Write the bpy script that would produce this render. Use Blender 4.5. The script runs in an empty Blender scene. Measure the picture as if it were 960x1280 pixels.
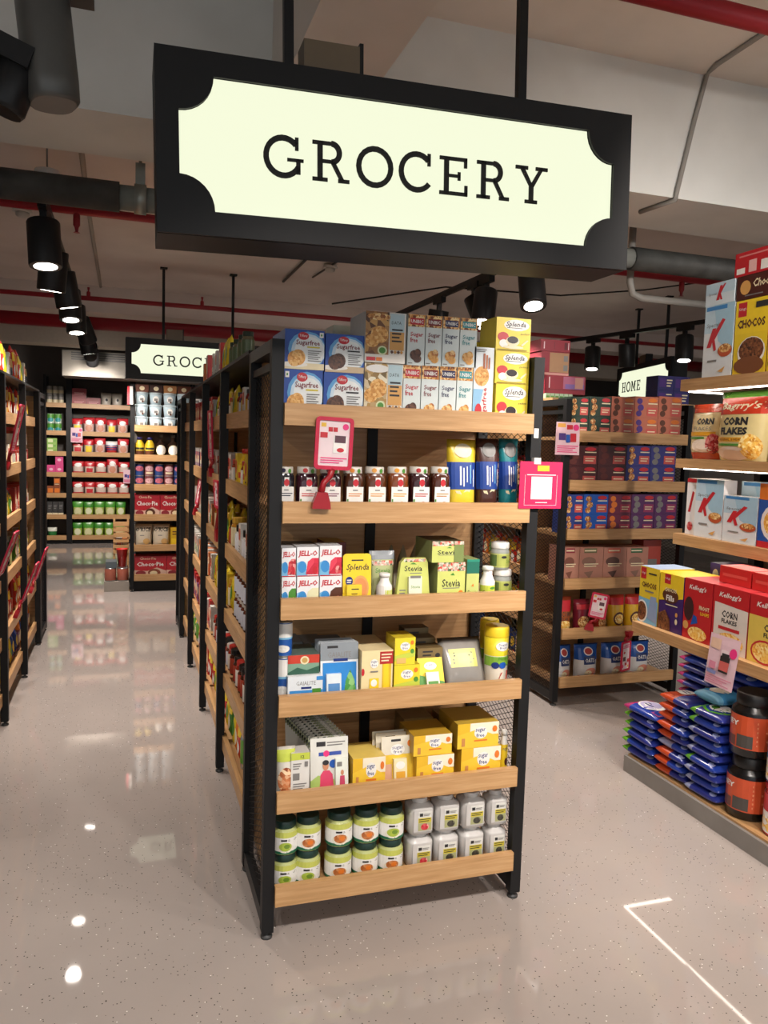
import bpy, bmesh, math, random
from mathutils import Vector, Matrix
random.seed(7)
S = bpy.context.scene
COL = S.collection
R_ = math.radians
# ------------------------------------------------------------------ camera
FPX, YAW, PITCH, ROLL = 986.66, .3187, .0864, .0306
CAM = Vector((-.3963, -2.2575, 1.5123))
_f = Vector((math.sin(YAW)*math.cos(PITCH), math.cos(YAW)*math.cos(PITCH), -math.sin(PITCH)))
_r = Vector((math.cos(YAW), -math.sin(YAW), 0)); _u = _r.cross(_f)
_r, _u = _r*math.cos(ROLL)+_u*math.sin(ROLL), _u*math.cos(ROLL)-_r*math.sin(ROLL)
cd = bpy.data.cameras.new('camera'); co = bpy.data.objects.new('camera', cd); COL.objects.link(co)
cd.sensor_fit = 'VERTICAL'; cd.sensor_height = 24; cd.lens = FPX*24/1280; cd.clip_start = .02
m = Matrix((_r, _u, -_f)).transposed().to_4x4(); m.translation = CAM; co.matrix_world = m
S.camera = co
def un(x, y, ax, v):            # a photo pixel meets the plane ax = v
    d = _f + _r*((x-480)/FPX) - _u*((y-640)/FPX)
    i = 'XYZ'.index(ax); return CAM + d*((v-CAM[i])/d[i])
# ------------------------------------------------------------------ world, view
w = bpy.data.worlds.new('store_ambient'); S.world = w; w.use_nodes = True
w.node_tree.nodes['Background'].inputs[0].default_value = (.90, .95, 1.0, 1)
w.node_tree.nodes['Background'].inputs[1].default_value = .75
S.view_settings.view_transform = 'Standard'; S.view_settings.look = 'None'
S.view_settings.gamma = 1; S.view_settings.use_curve_mapping = False
S.view_settings.exposure = 0.33
SPOT_W = 58.0                   # power of one track spotlight
SIGN_E = .77                   # lightbox face
LED_E = 8.0                     # shelf LED strips
# ------------------------------------------------------------------ materials
def lin(h):
    h = h.lstrip('#'); c = [int(h[i:i+2], 16)/255 for i in (0, 2, 4)]
    return tuple((x/12.92 if x <= .04045 else ((x+.055)/1.055)**2.4) for x in c) + (1,)
MATS = {}
def M(h, rough=.45, metal=0., alpha=None, trans=0., coat=0.):
    k = (h, rough, metal, alpha, trans, coat)
    if k in MATS: return MATS[k]
    mt = bpy.data.materials.new('paint_' + h.strip('#')); mt.use_nodes = True
    nt = mt.node_tree; b = nt.nodes['Principled BSDF']
    b.inputs['Base Color'].default_value = lin(h)
    b.inputs['Roughness'].default_value = rough; b.inputs['Metallic'].default_value = metal
    b.inputs['Transmission Weight'].default_value = trans; b.inputs['Coat Weight'].default_value = coat
    if alpha is not None: b.inputs['Alpha'].default_value = alpha
    # faint procedural mottling so nothing is perfectly flat
    n = nt.nodes.new('ShaderNodeTexNoise'); n.inputs['Scale'].default_value = 35
    tc = nt.nodes.new('ShaderNodeTexCoord'); nt.links.new(tc.outputs['Object'], n.inputs['Vector'])
    mx = nt.nodes.new('ShaderNodeMix'); mx.data_type = 'RGBA'; mx.blend_type = 'MULTIPLY'
    mx.inputs[0].default_value = .14; mx.inputs[6].default_value = lin(h)
    nt.links.new(n.outputs['Fac'], mx.inputs[7]); nt.links.new(mx.outputs[2], b.inputs['Base Color'])
    MATS[k] = mt; return mt
def ramp_mat(name, tex, cols, rough=.45, scale=60., detail=2, stretch=(1, 1, 1), bump=0):
    if name in MATS: return MATS[name]
    mt = bpy.data.materials.new(name); mt.use_nodes = True; nt = mt.node_tree; b = nt.nodes['Principled BSDF']
    tc = nt.nodes.new('ShaderNodeTexCoord'); mp = nt.nodes.new('ShaderNodeMapping'); mp.inputs['Scale'].default_value = stretch
    nt.links.new(tc.outputs['Object'], mp.inputs['Vector'])
    if tex == 'voronoi':
        t = nt.nodes.new('ShaderNodeTexVoronoi'); out = t.outputs['Color']
    else:
        t = nt.nodes.new('ShaderNodeTexNoise'); t.inputs['Detail'].default_value = detail; out = t.outputs['Fac']
    t.inputs['Scale'].default_value = scale; nt.links.new(mp.outputs[0], t.inputs['Vector'])
    rp = nt.nodes.new('ShaderNodeValToRGB'); e = rp.color_ramp.elements
    while len(e) < len(cols): e.new(.5)
    for i, (p, c) in enumerate(cols): e[i].position = p; e[i].color = lin(c)
    nt.links.new(out, rp.inputs[0]); nt.links.new(rp.outputs[0], b.inputs['Base Color'])
    b.inputs['Roughness'].default_value = rough
    if bump:
        bp = nt.nodes.new('ShaderNodeBump'); bp.inputs['Strength'].default_value = bump; bp.inputs['Distance'].default_value = .002
        nt.links.new(rp.outputs[0], bp.inputs['Height']); nt.links.new(bp.outputs[0], b.inputs['Normal'])
    MATS[name] = mt; return mt
def food(name, a, b, c, scale=90): return ramp_mat('print_'+name, 'voronoi', [(.15, a), (.5, b), (.85, c)], .4, scale)
def emis(name, h, s):
    mt = bpy.data.materials.new(name); mt.use_nodes = True; b = mt.node_tree.nodes['Principled BSDF']
    b.inputs['Base Color'].default_value = (.02, .02, .02, 1); b.inputs['Roughness'].default_value = .6; b.inputs['Emission Color'].default_value = lin(h)
    b.inputs['Emission Strength'].default_value = s; return mt
OAKC = [(.25, '#a67f52'), (.5, '#b98f60'), (.75, '#c8a173')]
OAKX = ramp_mat('oak_grain_lengthwise', 'noise', OAKC, .42, 5, 6, (1.2, 22, 22), .08)
BLACK = M('#171718', .5); BLACK2 = M('#1f1f20', .42)
for _m in (BLACK, BLACK2): _m.node_tree.nodes['Principled BSDF'].inputs['Specular IOR Level'].default_value = .28
BLACK.name = 'black_powder_coat'; BLACK2.name = 'black_satin_metal'; STEEL = M('#8d8d8b', .3, .8)
BLK_PLASTIC = M('#161617', .3)
def floor_mat():
    mt = bpy.data.materials.new('polished_terrazzo'); mt.use_nodes = True; nt = mt.node_tree; b = nt.nodes['Principled BSDF']
    tc = nt.nodes.new('ShaderNodeTexCoord')
    n = nt.nodes.new('ShaderNodeTexNoise'); n.inputs['Scale'].default_value = 1.3; n.inputs['Detail'].default_value = 5
    r = nt.nodes.new('ShaderNodeValToRGB'); r.color_ramp.elements[0].position = .3; r.color_ramp.elements[1].position = .75
    r.color_ramp.elements[0].color = lin('#9a918b'); r.color_ramp.elements[1].color = lin('#a89e97')
    nt.links.new(tc.outputs['Object'], n.inputs['Vector']); nt.links.new(n.outputs['Fac'], r.inputs[0])
    prev = r.outputs[0]
    for sc, th, colr, thr2 in ((105, .2, '#38332f', .84), (55, .13, '#524b46', .88), (80, .16, '#e6dfd8', .93)):
        v = nt.nodes.new('ShaderNodeTexVoronoi'); v.inputs['Scale'].default_value = sc
        mp = nt.nodes.new('ShaderNodeMapping'); mp.inputs['Location'].default_value = (sc*.37, sc*.11, 0)
        nt.links.new(tc.outputs['Object'], mp.inputs[0]); nt.links.new(mp.outputs[0], v.inputs['Vector'])
        lt = nt.nodes.new('ShaderNodeMath'); lt.operation = 'LESS_THAN'; lt.inputs[1].default_value = th
        nt.links.new(v.outputs['Distance'], lt.inputs[0])
        sp = nt.nodes.new('ShaderNodeSeparateColor'); nt.links.new(v.outputs['Color'], sp.inputs[0])
        gt = nt.nodes.new('ShaderNodeMath'); gt.operation = 'GREATER_THAN'; gt.inputs[1].default_value = thr2
        nt.links.new(sp.outputs[0], gt.inputs[0])
        mu = nt.nodes.new('ShaderNodeMath'); mu.operation = 'MULTIPLY'
        nt.links.new(lt.outputs[0], mu.inputs[0]); nt.links.new(gt.outputs[0], mu.inputs[1])
        mx = nt.nodes.new('ShaderNodeMix'); mx.data_type = 'RGBA'; nt.links.new(mu.outputs[0], mx.inputs[0])
        nt.links.new(prev, mx.inputs[6]); mx.inputs[7].default_value = lin(colr); prev = mx.outputs[2]
    nt.links.new(prev, b.inputs['Base Color'])
    b.inputs['Roughness'].default_value = .035; b.inputs['IOR'].default_value = 1.5
    return mt
# ------------------------------------------------------------------ mesh building
class MB:
    def __init__(s): s.v = []; s.f = []; s.mi = []; s.mats = []; s.smooth = set()
    def m(s, mat):
        if mat not in s.mats: s.mats.append(mat)
        return s.mats.index(mat)
    def face(s, pts, mat, smooth=False):
        n = len(s.v); s.v += [tuple(p) for p in pts]; s.f.append(tuple(range(n, n+len(pts)))); s.mi.append(s.m(mat))
        if smooth: s.smooth.add(len(s.f)-1)
    def box(s, a, b, mat, front=None, top=None):
        (x0, y0, z0), (x1, y1, z1) = a, b; n = len(s.v)
        s.v += [(x0,y0,z0),(x1,y0,z0),(x1,y1,z0),(x0,y1,z0),(x0,y0,z1),(x1,y0,z1),(x1,y1,z1),(x0,y1,z1)]
        for q, mm in (((0,3,2,1), mat), ((4,5,6,7), top or mat), ((0,1,5,4), front or mat), ((1,2,6,5), mat), ((2,3,7,6), mat), ((3,0,4,7), mat)):
            s.f.append(tuple(n+i for i in q)); s.mi.append(s.m(mm))
    def bar(s, p, q, w, h, mat, up=(0, 0, 1)):      # box beam from p to q
        p, q = Vector(p), Vector(q); d = (q-p).normalized(); up = Vector(up)
        if abs(d.dot(up)) > .98: up = Vector((0, 1, 0))
        x = d.cross(up).normalized()*(w/2); y = x.cross(d).normalized()*(h/2); n = len(s.v)
        for c in (p, q): s.v += [tuple(c-x-y), tuple(c+x-y), tuple(c+x+y), tuple(c-x+y)]
        k = s.m(mat)
        for f in ((0,1,2,3),(7,6,5,4),(0,4,5,1),(1,5,6,2),(2,6,7,3),(3,7,4,0)): s.f.append(tuple(n+i for i in f)); s.mi.append(k)
    def tube(s, pts, r, mat, n=10, cap=True):
        pts = [Vector(p) for p in pts]; base = len(s.v); k = s.m(mat); rr = r if isinstance(r, (list, tuple)) else [r]*len(pts)
        x = None
        for i, p in enumerate(pts):
            d = (pts[min(i+1, len(pts)-1)]-pts[max(i-1, 0)]).normalized()
            if x is None:
                x = d.cross(Vector((0, 0, 1)) if abs(d.z) < .9 else Vector((1, 0, 0))).normalized()
            x = (x-d*x.dot(d)).normalized(); y = d.cross(x)
            for j in range(n):
                a = 2*math.pi*j/n; s.v.append(tuple(p+(x*math.cos(a)+y*math.sin(a))*rr[i]))
        for i in range(len(pts)-1):
            for j in range(n):
                a = base+i*n+j; b = base+i*n+(j+1) % n
                s.f.append((a, b, b+n, a+n)); s.mi.append(k); s.smooth.add(len(s.f)-1)
        if cap:
            s.f.append(tuple(base+j for j in range(n))[::-1]); s.mi.append(k)
            e = base+(len(pts)-1)*n; s.f.append(tuple(e+j for j in range(n))); s.mi.append(k)
    def lathe(s, prof, mat, n=20, c=(0, 0), sq=None, mats=None):   # prof (r, z); sq = superellipse power
        base = len(s.v)
        for r, z in prof:
            for j in range(n):
                a = 2*math.pi*(j+.5)/n; ca, sa = math.cos(a), math.sin(a)
                q = 1 if not sq else 1/((abs(ca)**sq+abs(sa)**sq)**(1/sq))
                s.v.append((c[0]+r*q*ca, c[1]+r*q*sa, z))
        for i in range(len(prof)-1):
            k = s.m(mats[i] if mats else mat)
            for j in range(n):
                a = base+i*n+j; b = base+i*n+(j+1) % n
                s.f.append((a, b, b+n, a+n)); s.mi.append(k); s.smooth.add(len(s.f)-1)
        s.f.append(tuple(base+j for j in range(n))[::-1]); s.mi.append(s.m(mats[0] if mats else mat))
        e = base+(len(prof)-1)*n; s.f.append(tuple(e+j for j in range(n))); s.mi.append(s.m(mats[-1] if mats else mat))
    def prism(s, poly, y0, y1, mat):                 # outline in x,z pushed along y
        n = len(s.v); k = len(poly); q = s.m(mat)
        s.v += [(x, y0, z) for x, z in poly]+[(x, y1, z) for x, z in poly]
        s.f.append(tuple(n+i for i in range(k))); s.mi.append(q)
        s.f.append(tuple(n+k+i for i in range(k))[::-1]); s.mi.append(q)
        for i in range(k):
            j = (i+1) % k; s.f.append((n+i, n+k+i, n+k+j, n+j)); s.mi.append(q)
    def mesh(s, name):
        me = bpy.data.meshes.new(name); me.from_pydata(s.v, [], s.f)
        for mt in s.mats: me.materials.append(mt)
        me.polygons.foreach_set('material_index', s.mi)
        sm = [i in s.smooth for i in range(len(s.f))]; me.polygons.foreach_set('use_smooth', sm)
        me.update(); return me
    def build(s, name, parent=None, label=None, loc=None):
        return link(name, s.mesh(name), parent, label, loc)
def link(name, data, parent=None, label=None, loc=None):
    o = bpy.data.objects.new(name, data); COL.objects.link(o); o.parent = parent
    if label: o['label'] = label
    if loc is not None: o.location = loc
    return o
def tag(o, label, cat, group=None):
    o['label'] = label; o['category'] = cat
    if group: o['group'] = group
    return o
def thing(name, label, cat, loc=(0, 0, 0), rz=0, group=None):
    o = link(name, None); o.location = loc; o.rotation_euler.z = rz; o.empty_display_size = .05
    return tag(o, label, cat, group)
def struct(name, mb, parent=None):
    o = mb.build(name, parent); o['kind'] = 'structure'; return o
# ------------------------------------------------------------------ flat lettering
_TX = {}
def text_geo(t, bold=0., ital=0.):
    k = (t, bold, ital)
    if k in _TX: return _TX[k]
    c = bpy.data.curves.new('lettering', 'FONT'); c.body = t; c.resolution_u = 1; c.offset = bold; c.shear = ital; c.fill_mode = 'FRONT'
    o = bpy.data.objects.new('lettering', c); COL.objects.link(o)
    dg = bpy.context.evaluated_depsgraph_get(); me = bpy.data.meshes.new_from_object(o.evaluated_get(dg))
    vs = [v.co.copy() for v in me.vertices]; fs = [tuple(p.vertices) for p in me.polygons]
    x0 = min(v.x for v in vs); x1 = max(v.x for v in vs); y0 = min(v.y for v in vs); y1 = max(v.y for v in vs)
    vs = [((v.x-x0)/(x1-x0), (v.y-y0)/(y1-y0)) for v in vs]
    bpy.data.objects.remove(o); bpy.data.curves.remove(c); bpy.data.meshes.remove(me)
    _TX[k] = (vs, fs); return _TX[k]
def prints(mb, P, items, asp=1., sub=1):
    """items in unit front coordinates; P(u, v, offset) -> point; asp = height/width of the face"""
    lay = .0004
    for it in items:
        k = it[0]
        if k == 'r':                                    # rect u0 v0 u1 v1
            _, u0, v0, u1, v1, mt = it; n = max(1, math.ceil((u1-u0)*sub)); q = max(1, math.ceil((v1-v0)*sub))
            for i in range(n):
                for j in range(q):
                    a, b = u0+(u1-u0)*i/n, u0+(u1-u0)*(i+1)/n; c, d = v0+(v1-v0)*j/q, v0+(v1-v0)*(j+1)/q
                    mb.face([P(a, c, lay), P(b, c, lay), P(b, d, lay), P(a, d, lay)], mt)
        elif k == 'e':                                  # ellipse cu cv ru rv
            _, cu, cv, ru, rv, mt = it; n = 16
            ring = [(min(1, max(0, cu+ru*math.cos(2*math.pi*i/n))), min(1, max(0, cv+rv*math.sin(2*math.pi*i/n)))) for i in range(n)]
            if sub > 1:
                cc = (min(1, max(0, cu)), min(1, max(0, cv)))
                mid = [(cc[0]+(a-cc[0])*.55, cc[1]+(b-cc[1])*.55) for a, b in ring]
                for i in range(n):
                    j = (i+1) % n
                    mb.face([P(*cc, lay), P(*mid[i], lay), P(*mid[j], lay)], mt)
                    mb.face([P(*mid[i], lay), P(*ring[i], lay), P(*ring[j], lay), P(*mid[j], lay)], mt)
            else: mb.face([P(a, b, lay) for a, b in ring], mt)
        elif k == 'p':                                  # polygon
            mb.face([P(a, b, lay) for a, b in it[1]], it[2])
        elif k == 'l':                                  # lines of small print u0 v0 u1 v1 n
            _, u0, v0, u1, v1, n, mt = it
            for i in range(n):
                v = v1-(v1-v0)*(i+.5)/n; h = (v1-v0)/n*.22; e = u1-(u1-u0)*((i*37) % 5)*.07
                mb.face([P(u0, v-h, lay), P(e, v-h, lay), P(e, v+h, lay), P(u0, v+h, lay)], mt)
        elif k in ('t', 'tv'):                          # text string cu cv w h mat [bold] [ital]
            _, t, cu, cv, wu, hv, mt = it[:7]; bold = it[7] if len(it) > 7 else 0; ital = it[8] if len(it) > 8 else 0
            vs, fs = text_geo(t, bold, ital); n = len(mb.v); q = mb.m(mt)
            for x, y in vs:
                a, b = (cu+(x-.5)*wu, cv+(y-.5)*hv) if k == 't' else (cu-(y-.5)*wu, cv+(x-.5)*hv)
                mb.v.append(tuple(P(a, b, lay)))
            for f in fs: mb.f.append(tuple(n+i for i in f)); mb.mi.append(q)
        lay += .00022
# ------------------------------------------------------------------ room shell
mb = MB(); mb.box((-5, -6, -.1), (8, 11, 0), floor_mat()); FLOOR = struct('floor', mb)
CEIL = ramp_mat('ceiling_plaster', 'noise', [(.3, '#cbc6bf'), (.7, '#d8d3cc')], .85, 2.5, 4)
CEILP = ramp_mat('ceiling_plaster_bounce_tint', 'noise', [(.3, '#cbbfb8'), (.7, '#d9cec7')], .85, 2, 4)  # pinkish bounce off the floor is put into this plaster colour
mb = MB(); mb.box((-5, -6, 3.2), (8, 1.0, 3.35), CEIL); mb.box((-5, 1.0, 2.95), (8, 11, 3.35), CEILP); struct('ceiling', mb)
BEAM = ramp_mat('beam_plaster', 'noise', [(.3, '#c6c8c4'), (.7, '#d2d4d0')], .85, 3, 4)
mb = MB(); mb.box((-5, .82, 2.65), (8, 1.29, 3.21), BEAM); struct('trim_1', mb)
mb = MB(); mb.box((-5, 6.05, 2.70), (8, 6.4, 2.96), CEILP); struct('trim_2', mb)
mb = MB(); mb.box((.125, -6, 2.75), (.435, .83, 3.21), CEIL); struct('trim_3', mb)       # short beam running towards the cross beam
WALLM = ramp_mat('wall_paint', 'noise', [(.3, '#b9b4ac'), (.7, '#c4bfb8')], .8, 2, 4)
DARKW = ramp_mat('dark_wall_paint', 'noise', [(.3, '#4a4643'), (.7, '#56514d')], .8, 2, 4)
# front wall left out behind the viewer so world light comes in as fill
for nm, a, b, mt in (('wall_back', (-5, 9.8, 0), (8, 9.95, 3), DARKW), ('wall_left', (-5, -6, 0), (-4.85, 9.8, 3.3), WALLM),
                     ('wall_right', (7.85, -6, 0), (8, 9.8, 3.3), WALLM)):
    mb = MB(); mb.box(a, b, mt); struct(nm, mb)
# red round duct, cream bulkhead and air conditioner at the far end
RED = M('#a51f2c', .35); REDP = M('#9e1f2b', .4)
mb = MB(); mb.tube([(-4.8, 7.0, 2.74), (7.8, 7.0, 2.74)], .095, RED, 20)
tag(mb.build('red_duct'), 'thick red round duct running across the far ceiling', 'duct')
mb = MB(); mb.box((-4.8, 7.25, 2.5), (7.8, 7.6, 2.95), M('#cfc6b6', .8)); struct('trim_4', mb)
ac = thing('air_conditioner', 'cream ducted air conditioner with dark grille above back shelves', 'air conditioner', (-.55, 7.9, 2.2))
mb = MB(); mb.box((-.55, 0, 0), (1.2, .5, .3), M('#6e6960', .7)); mb.build('casing', ac)
for i in range(4):
    mb = MB(); mb.box((-.45, -.012, .19+i*.026), (1.1, 0, .205+i*.026), M('#2a2a29', .5)); mb.build('slat', ac)
# pipes
def pipe(name, label, pts, r, mat, cat='pipe', n=14):
    mb = MB(); mb.tube(pts, r, mat, n); return tag(mb.build(name), label, cat)
RUB = ramp_mat('pipe_insulation', 'noise', [(.3, '#2b2c2b'), (.7, '#454745')], .6, 9, 4)
pr = thing('insulated_pipe', 'black insulated pipe hung below the cross beam by steel clamps', 'pipe', (0, 1.42, 2.53))
mb = MB(); mb.tube([(-4, 0, 0), (-.42, 0, 0)], .062, RUB, 18); mb.build('insulation', pr)
mb = MB(); mb.tube([(1.75, 0, 0), (2.15, 0, 0)], .05, M('#8b8e88', .5), 16); mb.tube([(2.15, 0, 0), (6, 0, 0)], .06, RUB, 18); mb.build('insulation', pr)
mb = MB(); mb.tube([(-.43, 0, 0), (1.8, 0, 0)], .052, M('#7e827c', .5), 18); mb.build('bare_pipe', pr)
for x in (-.335, 1.93):
    mb = MB(); mb.lathe([(.062, -.025), (.062, .025)], M('#8f938c', .4, .5), 18)
    hang = mb.build('clamp', pr, loc=(x, 0, 0)); hang.rotation_euler.y = R_(90)
    mb = MB(); mb.box((-.02, -.012, .055), (.02, .012, .15), M('#8f938c', .4, .5)); mb.tube([(0, 0, .15), (0, 0, .42)], .007, STEEL, 8)
    mb.build('hanger', pr, loc=(x, 0, 0))
def red_pipe(label, y, z, x0, x1, r, tees, up=False):
    t = thing('sprinkler_pipe', label, 'pipe', (0, y, z), group=None)
    mb = MB(); mb.tube([(x0, 0, 0), (x1, 0, 0)], r, REDP, 12); mb.build('main_run', t)
    for x in tees:
        mb = MB(); mb.lathe([(r*.8, 0), (r*.8, -.07), (r*.5, -.08), (.007, -.1), (.016, -.105)] if not up else [(r*.8, 0), (r*.8, .05), (.006, .06), (.012, .09)], REDP, 10); mb.build('sprinkler_head', t, loc=(x, 0, 0))
red_pipe('thin red sprinkler pipe just behind the black insulated pipe', 1.95, 2.59, -4.5, 7.5, .021, (-.62, 2.9))
red_pipe('thin red sprinkler pipe crossing above the far lit sign', 5.0, 2.66, -4.5, 7.5, .02, (-.69, .25), True)
red_pipe('red sprinkler pipe under the ceiling in front of the cross beam', .02, 2.97, .9, 7.5, .034, ())
GREYP = M('#8d8a84', .6)
pipe('conduit', 'grey conduit bent down the beam face beside the large sign', [tuple(un(960, 38, 'Z', 3.19)), tuple(un(897, 80, 'Z', 3.19)), tuple(un(884, 92, 'Y', .81)), tuple(un(868, 150, 'Y', .81)), tuple(un(852, 215, 'Y', .81)), tuple(un(846, 240, 'Y', .808)), (un(845, 244, 'Y', .808).x, .808, 2.64), tuple(un(800, 265, 'Z', 2.64))], .011, GREYP, 'conduit', 8)
pipe('conduit', 'pale conduit running along the left aisle spotlight track', [(-.6, 1.5, 2.938), (-.62, 3.2, 2.938), (-.62, 6, 2.938)], .014, M('#a79d92', .6), 'conduit', 8)
pipe('conduit', 'grey elbow conduit below the black pipe near the cereal shelves', [(2.28, 1.6, 2.93), (2.28, 1.6, 2.45), (2.3, 1.6, 2.39), (2.36, 1.6, 2.37), (2.9, 1.6, 2.37)], .02, GREYP, 'conduit', 10)
pipe('cable', 'black cable drooping below the ceiling over the snack-bar rack', [(.9, 2.9, 2.42), (1.7, 2.9, 2.6), (2.6, 2.9, 2.62), (3.3, 2.9, 2.72), (4.2, 2.9, 2.9)], .006, BLACK, 'cable', 6)
pipe('conduit', 'dark conduit along the ceiling between the two rows of racks', [(.95, 1.9, 2.93), (.95, 4.9, 2.93)], .011, M('#4d4843', .6), 'conduit', 8)
pipe('conduit', 'thin dark conduit along ceiling holding the smoke detector', [(1.3, 2.2, 2.93), (1.15, 4.6, 2.93)], .008, M('#4d4843', .6), 'conduit', 8)
for lb, p in (('white smoke detector on the ceiling behind the cookie boxes', (1.18, 4.1, 2.93)), ('white smoke detector on the ceiling above the opposite row', (-1.02, 3.4, 2.93))):
    t = thing('smoke_detector', lb, 'detector', p)
    mb = MB(); mb.lathe([(.055, 0), (.06, -.015), (.05, -.02)], M('#cfcac2', .5), 16); mb.build('base', t)
    mb = MB(); mb.lathe([(.042, -.02), (.04, -.04), (.025, -.05)], M('#c3beb6', .5), 16); mb.build('chamber', t)
t = thing('dome_camera', 'small white dome camera under the beam above the black pipe', 'camera', tuple(un(59, 222, 'Z', 2.62)))
mb = MB(); mb.lathe([(.05, .03), (.055, 0), (.045, -.01)], M('#d0cbc4', .4), 16); mb.build('housing', t)
mb = MB(); mb.lathe([(.03, -.01), (.026, -.026), (.012, -.034)], M('#151515', .1), 14); mb.build('lens_dome', t)
mb = MB(); mb.tube([(0, 0, .03), (0, 0, .33)], .004, STEEL, 6); mb.build('stem', t)
# ------------------------------------------------------------------ track spotlights
LENS = emis('lamp_lens', '#fff6ea', 14)
def spot_proto(big=1.):
    r, h = .07*big, .2*big; a = MB(); a.lathe([(r*.96, h), (r, h-.006), (r, .006), (r*.97, 0)], BLACK2, 20)
    a.lathe([(r*.9, .02), (r*.9, .001)], M('#0d0d0d', .5), 20)
    l = MB(); l.lathe([(r*.7, .006), (r*.7, -.0005)], LENS, 20)
    arm = MB(); arm.box((-.014, -.014, h), (.014, .014, h+.05), BLACK2)
    ad = MB(); ad.box((-.018, -.075, h+.045), (.018, .075, h+.08), BLACK2)
    return [(n, x.mesh(n)) for n, x in (('lamp_body', a), ('lens', l), ('neck', arm), ('track_adapter', ad))], h
SP = spot_proto()
def spotlight(label, top, aim, track_rz=0, group=None, power=1., cone=95, proto=None):
    """hangs from a track at `top`, its head tilted towards `aim`"""
    parts, h = proto or SP
    t = thing('track_spotlight', label, 'spotlight', (top[0], top[1], top[2]-h-.08), 0, group)
    piv = Vector((0, 0, h)); d = (Vector(aim)-(t.location+piv)).normalized()
    rot = Vector((0, 0, -1)).rotation_difference(d).to_matrix().to_4x4()
    mt = Matrix.Translation(piv) @ rot @ Matrix.Translation(-piv)
    for n, me in parts:
        o = link(n, me, t)
        if n in ('lamp_body', 'lens'): o.matrix_local = mt
        elif n == 'track_adapter': o.rotation_euler.z = track_rz
    L = bpy.data.lights.new('spot_beam', 'SPOT'); L.energy = SPOT_W*power; L.spot_size = R_(cone); L.spot_blend = .7
    L.color = (1, .91, .84); L.shadow_soft_size = .045
    lo = link('spot_beam', L, t); lo.matrix_local = mt @ Matrix.Translation((0, 0, -.015))
    return t
def track(label, p, q):
    mb = MB(); mb.bar(p, q, .036, .03, BLACK2); return tag(mb.build('light_track'), label, 'track')
TZ = 2.52
NTH = ['first', 'second', 'third', 'fourth', 'fifth', 'sixth', 'seventh', 'eighth', 'ninth', 'tenth', 'eleventh', 'twelfth', 'thirteenth']
track('black lighting track hung along the left aisle', (-.74, 1.5, TZ+.015), (-.74, 8.3, TZ+.015))
for i, y in enumerate((1.62, 2.2, 2.75, 3.35, 4.0, 4.7, 5.5, 6.6, 7.2)):
    aim = [(-.6, y-.35, 0), (-.95, y+.3, .2), (-.35, y+.25, .2), (-.6, y-.5, 0)][i % 4] if y < 6 else (-.8, 9.3, .8)
    if y == 4.7: aim = (-.1, 5.7, .7)
    spotlight(f'black spotlight, {NTH[i]} from the cross beam on left aisle track', (-.74, y, TZ), aim, 0, 'spotlights on the left aisle track', 1.9 if y > 4.5 else 1.)
track('black lighting track above the right aisle beside the large sign', (1.66, 1.5, TZ+.015), (1.66, 5.2, TZ+.015))
for i, (y, aim) in enumerate(((1.6, (1.45, .6, 0)), (2.15, (1.2, 1.6, 0)), (2.32, (2.2, 1.9, .9)), (2.9, (1.5, 3.4, 0)), (3.8, (1.5, 4.3, 0)))):
    spotlight(f'black spotlight, {NTH[i]} from the cross beam on right aisle track', (1.66, y, TZ), aim, 0, 'spotlights on the right aisle track')
track('black lighting track near the illuminated home sign', (4.0, 2.4, TZ+.015), (3.36, 5.6, TZ+.015))
for i, (x, y, aim) in enumerate(((3.86, 3.1, (3.6, 2.7, 0)), (3.74, 3.7, (4.0, 3.9, .3)), (3.66, 4.1, (3.4, 3.7, 0)), (3.42, 5.3, (3.2, 5, 0)))):
    spotlight(f'black spotlight, {NTH[i]} on the track by the illuminated home sign', (x, y, TZ), aim, R_(11), 'spotlights by the home sign')
# near track, upper left of the large sign
track('black lighting track ending beside the large grocery sign', (-3.4, -.12, 2.615), (-.40, -.12, 2.615))
GM = M('#5c5c59', .42, .3)
t = thing('twin_spotlight', 'grey two-headed spotlight with ribbed heat sink beside the large sign', 'spotlight', (-.56, -.12, 2.30))
mb = MB(); mb.lathe([(.05, 0), (.058, .008), (.06, .05), (.06, .25), (.056, .262)], GM, 24, sq=2.6); h1 = mb.build('lamp_body', t); h1.rotation_euler = (R_(-4), R_(-5), R_(20))
mb = MB(); mb.box((-.03, -.06, .262), (.09, .06, .3), BLACK2); mb.build('track_adapter', t)
h2 = MB(); h2.lathe([(.045, 0), (.05, .01), (.05, .1), (.045, .11)], BLACK2, 18); h2 = h2.build('lamp_head', t, loc=(-.115, .0, -.03)); h2.rotation_euler = (0, R_(20), 0)
for i in range(7):
    mb = MB(); mb.box((-.062, -.055+i*.017, .015), (-.045, -.048+i*.017, .15), BLACK2); mb.build('heat_sink_fin', h2)
mb = MB(); mb.box((-.05, -.058, .1), (.03, .058, .15), BLACK2); mb.build('driver_box', h2)
mb = MB(); mb.tube([(-.07, 0, .1), (.0, 0, .2)], .012, BLACK2, 8); mb.build('knuckle', t)
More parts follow.
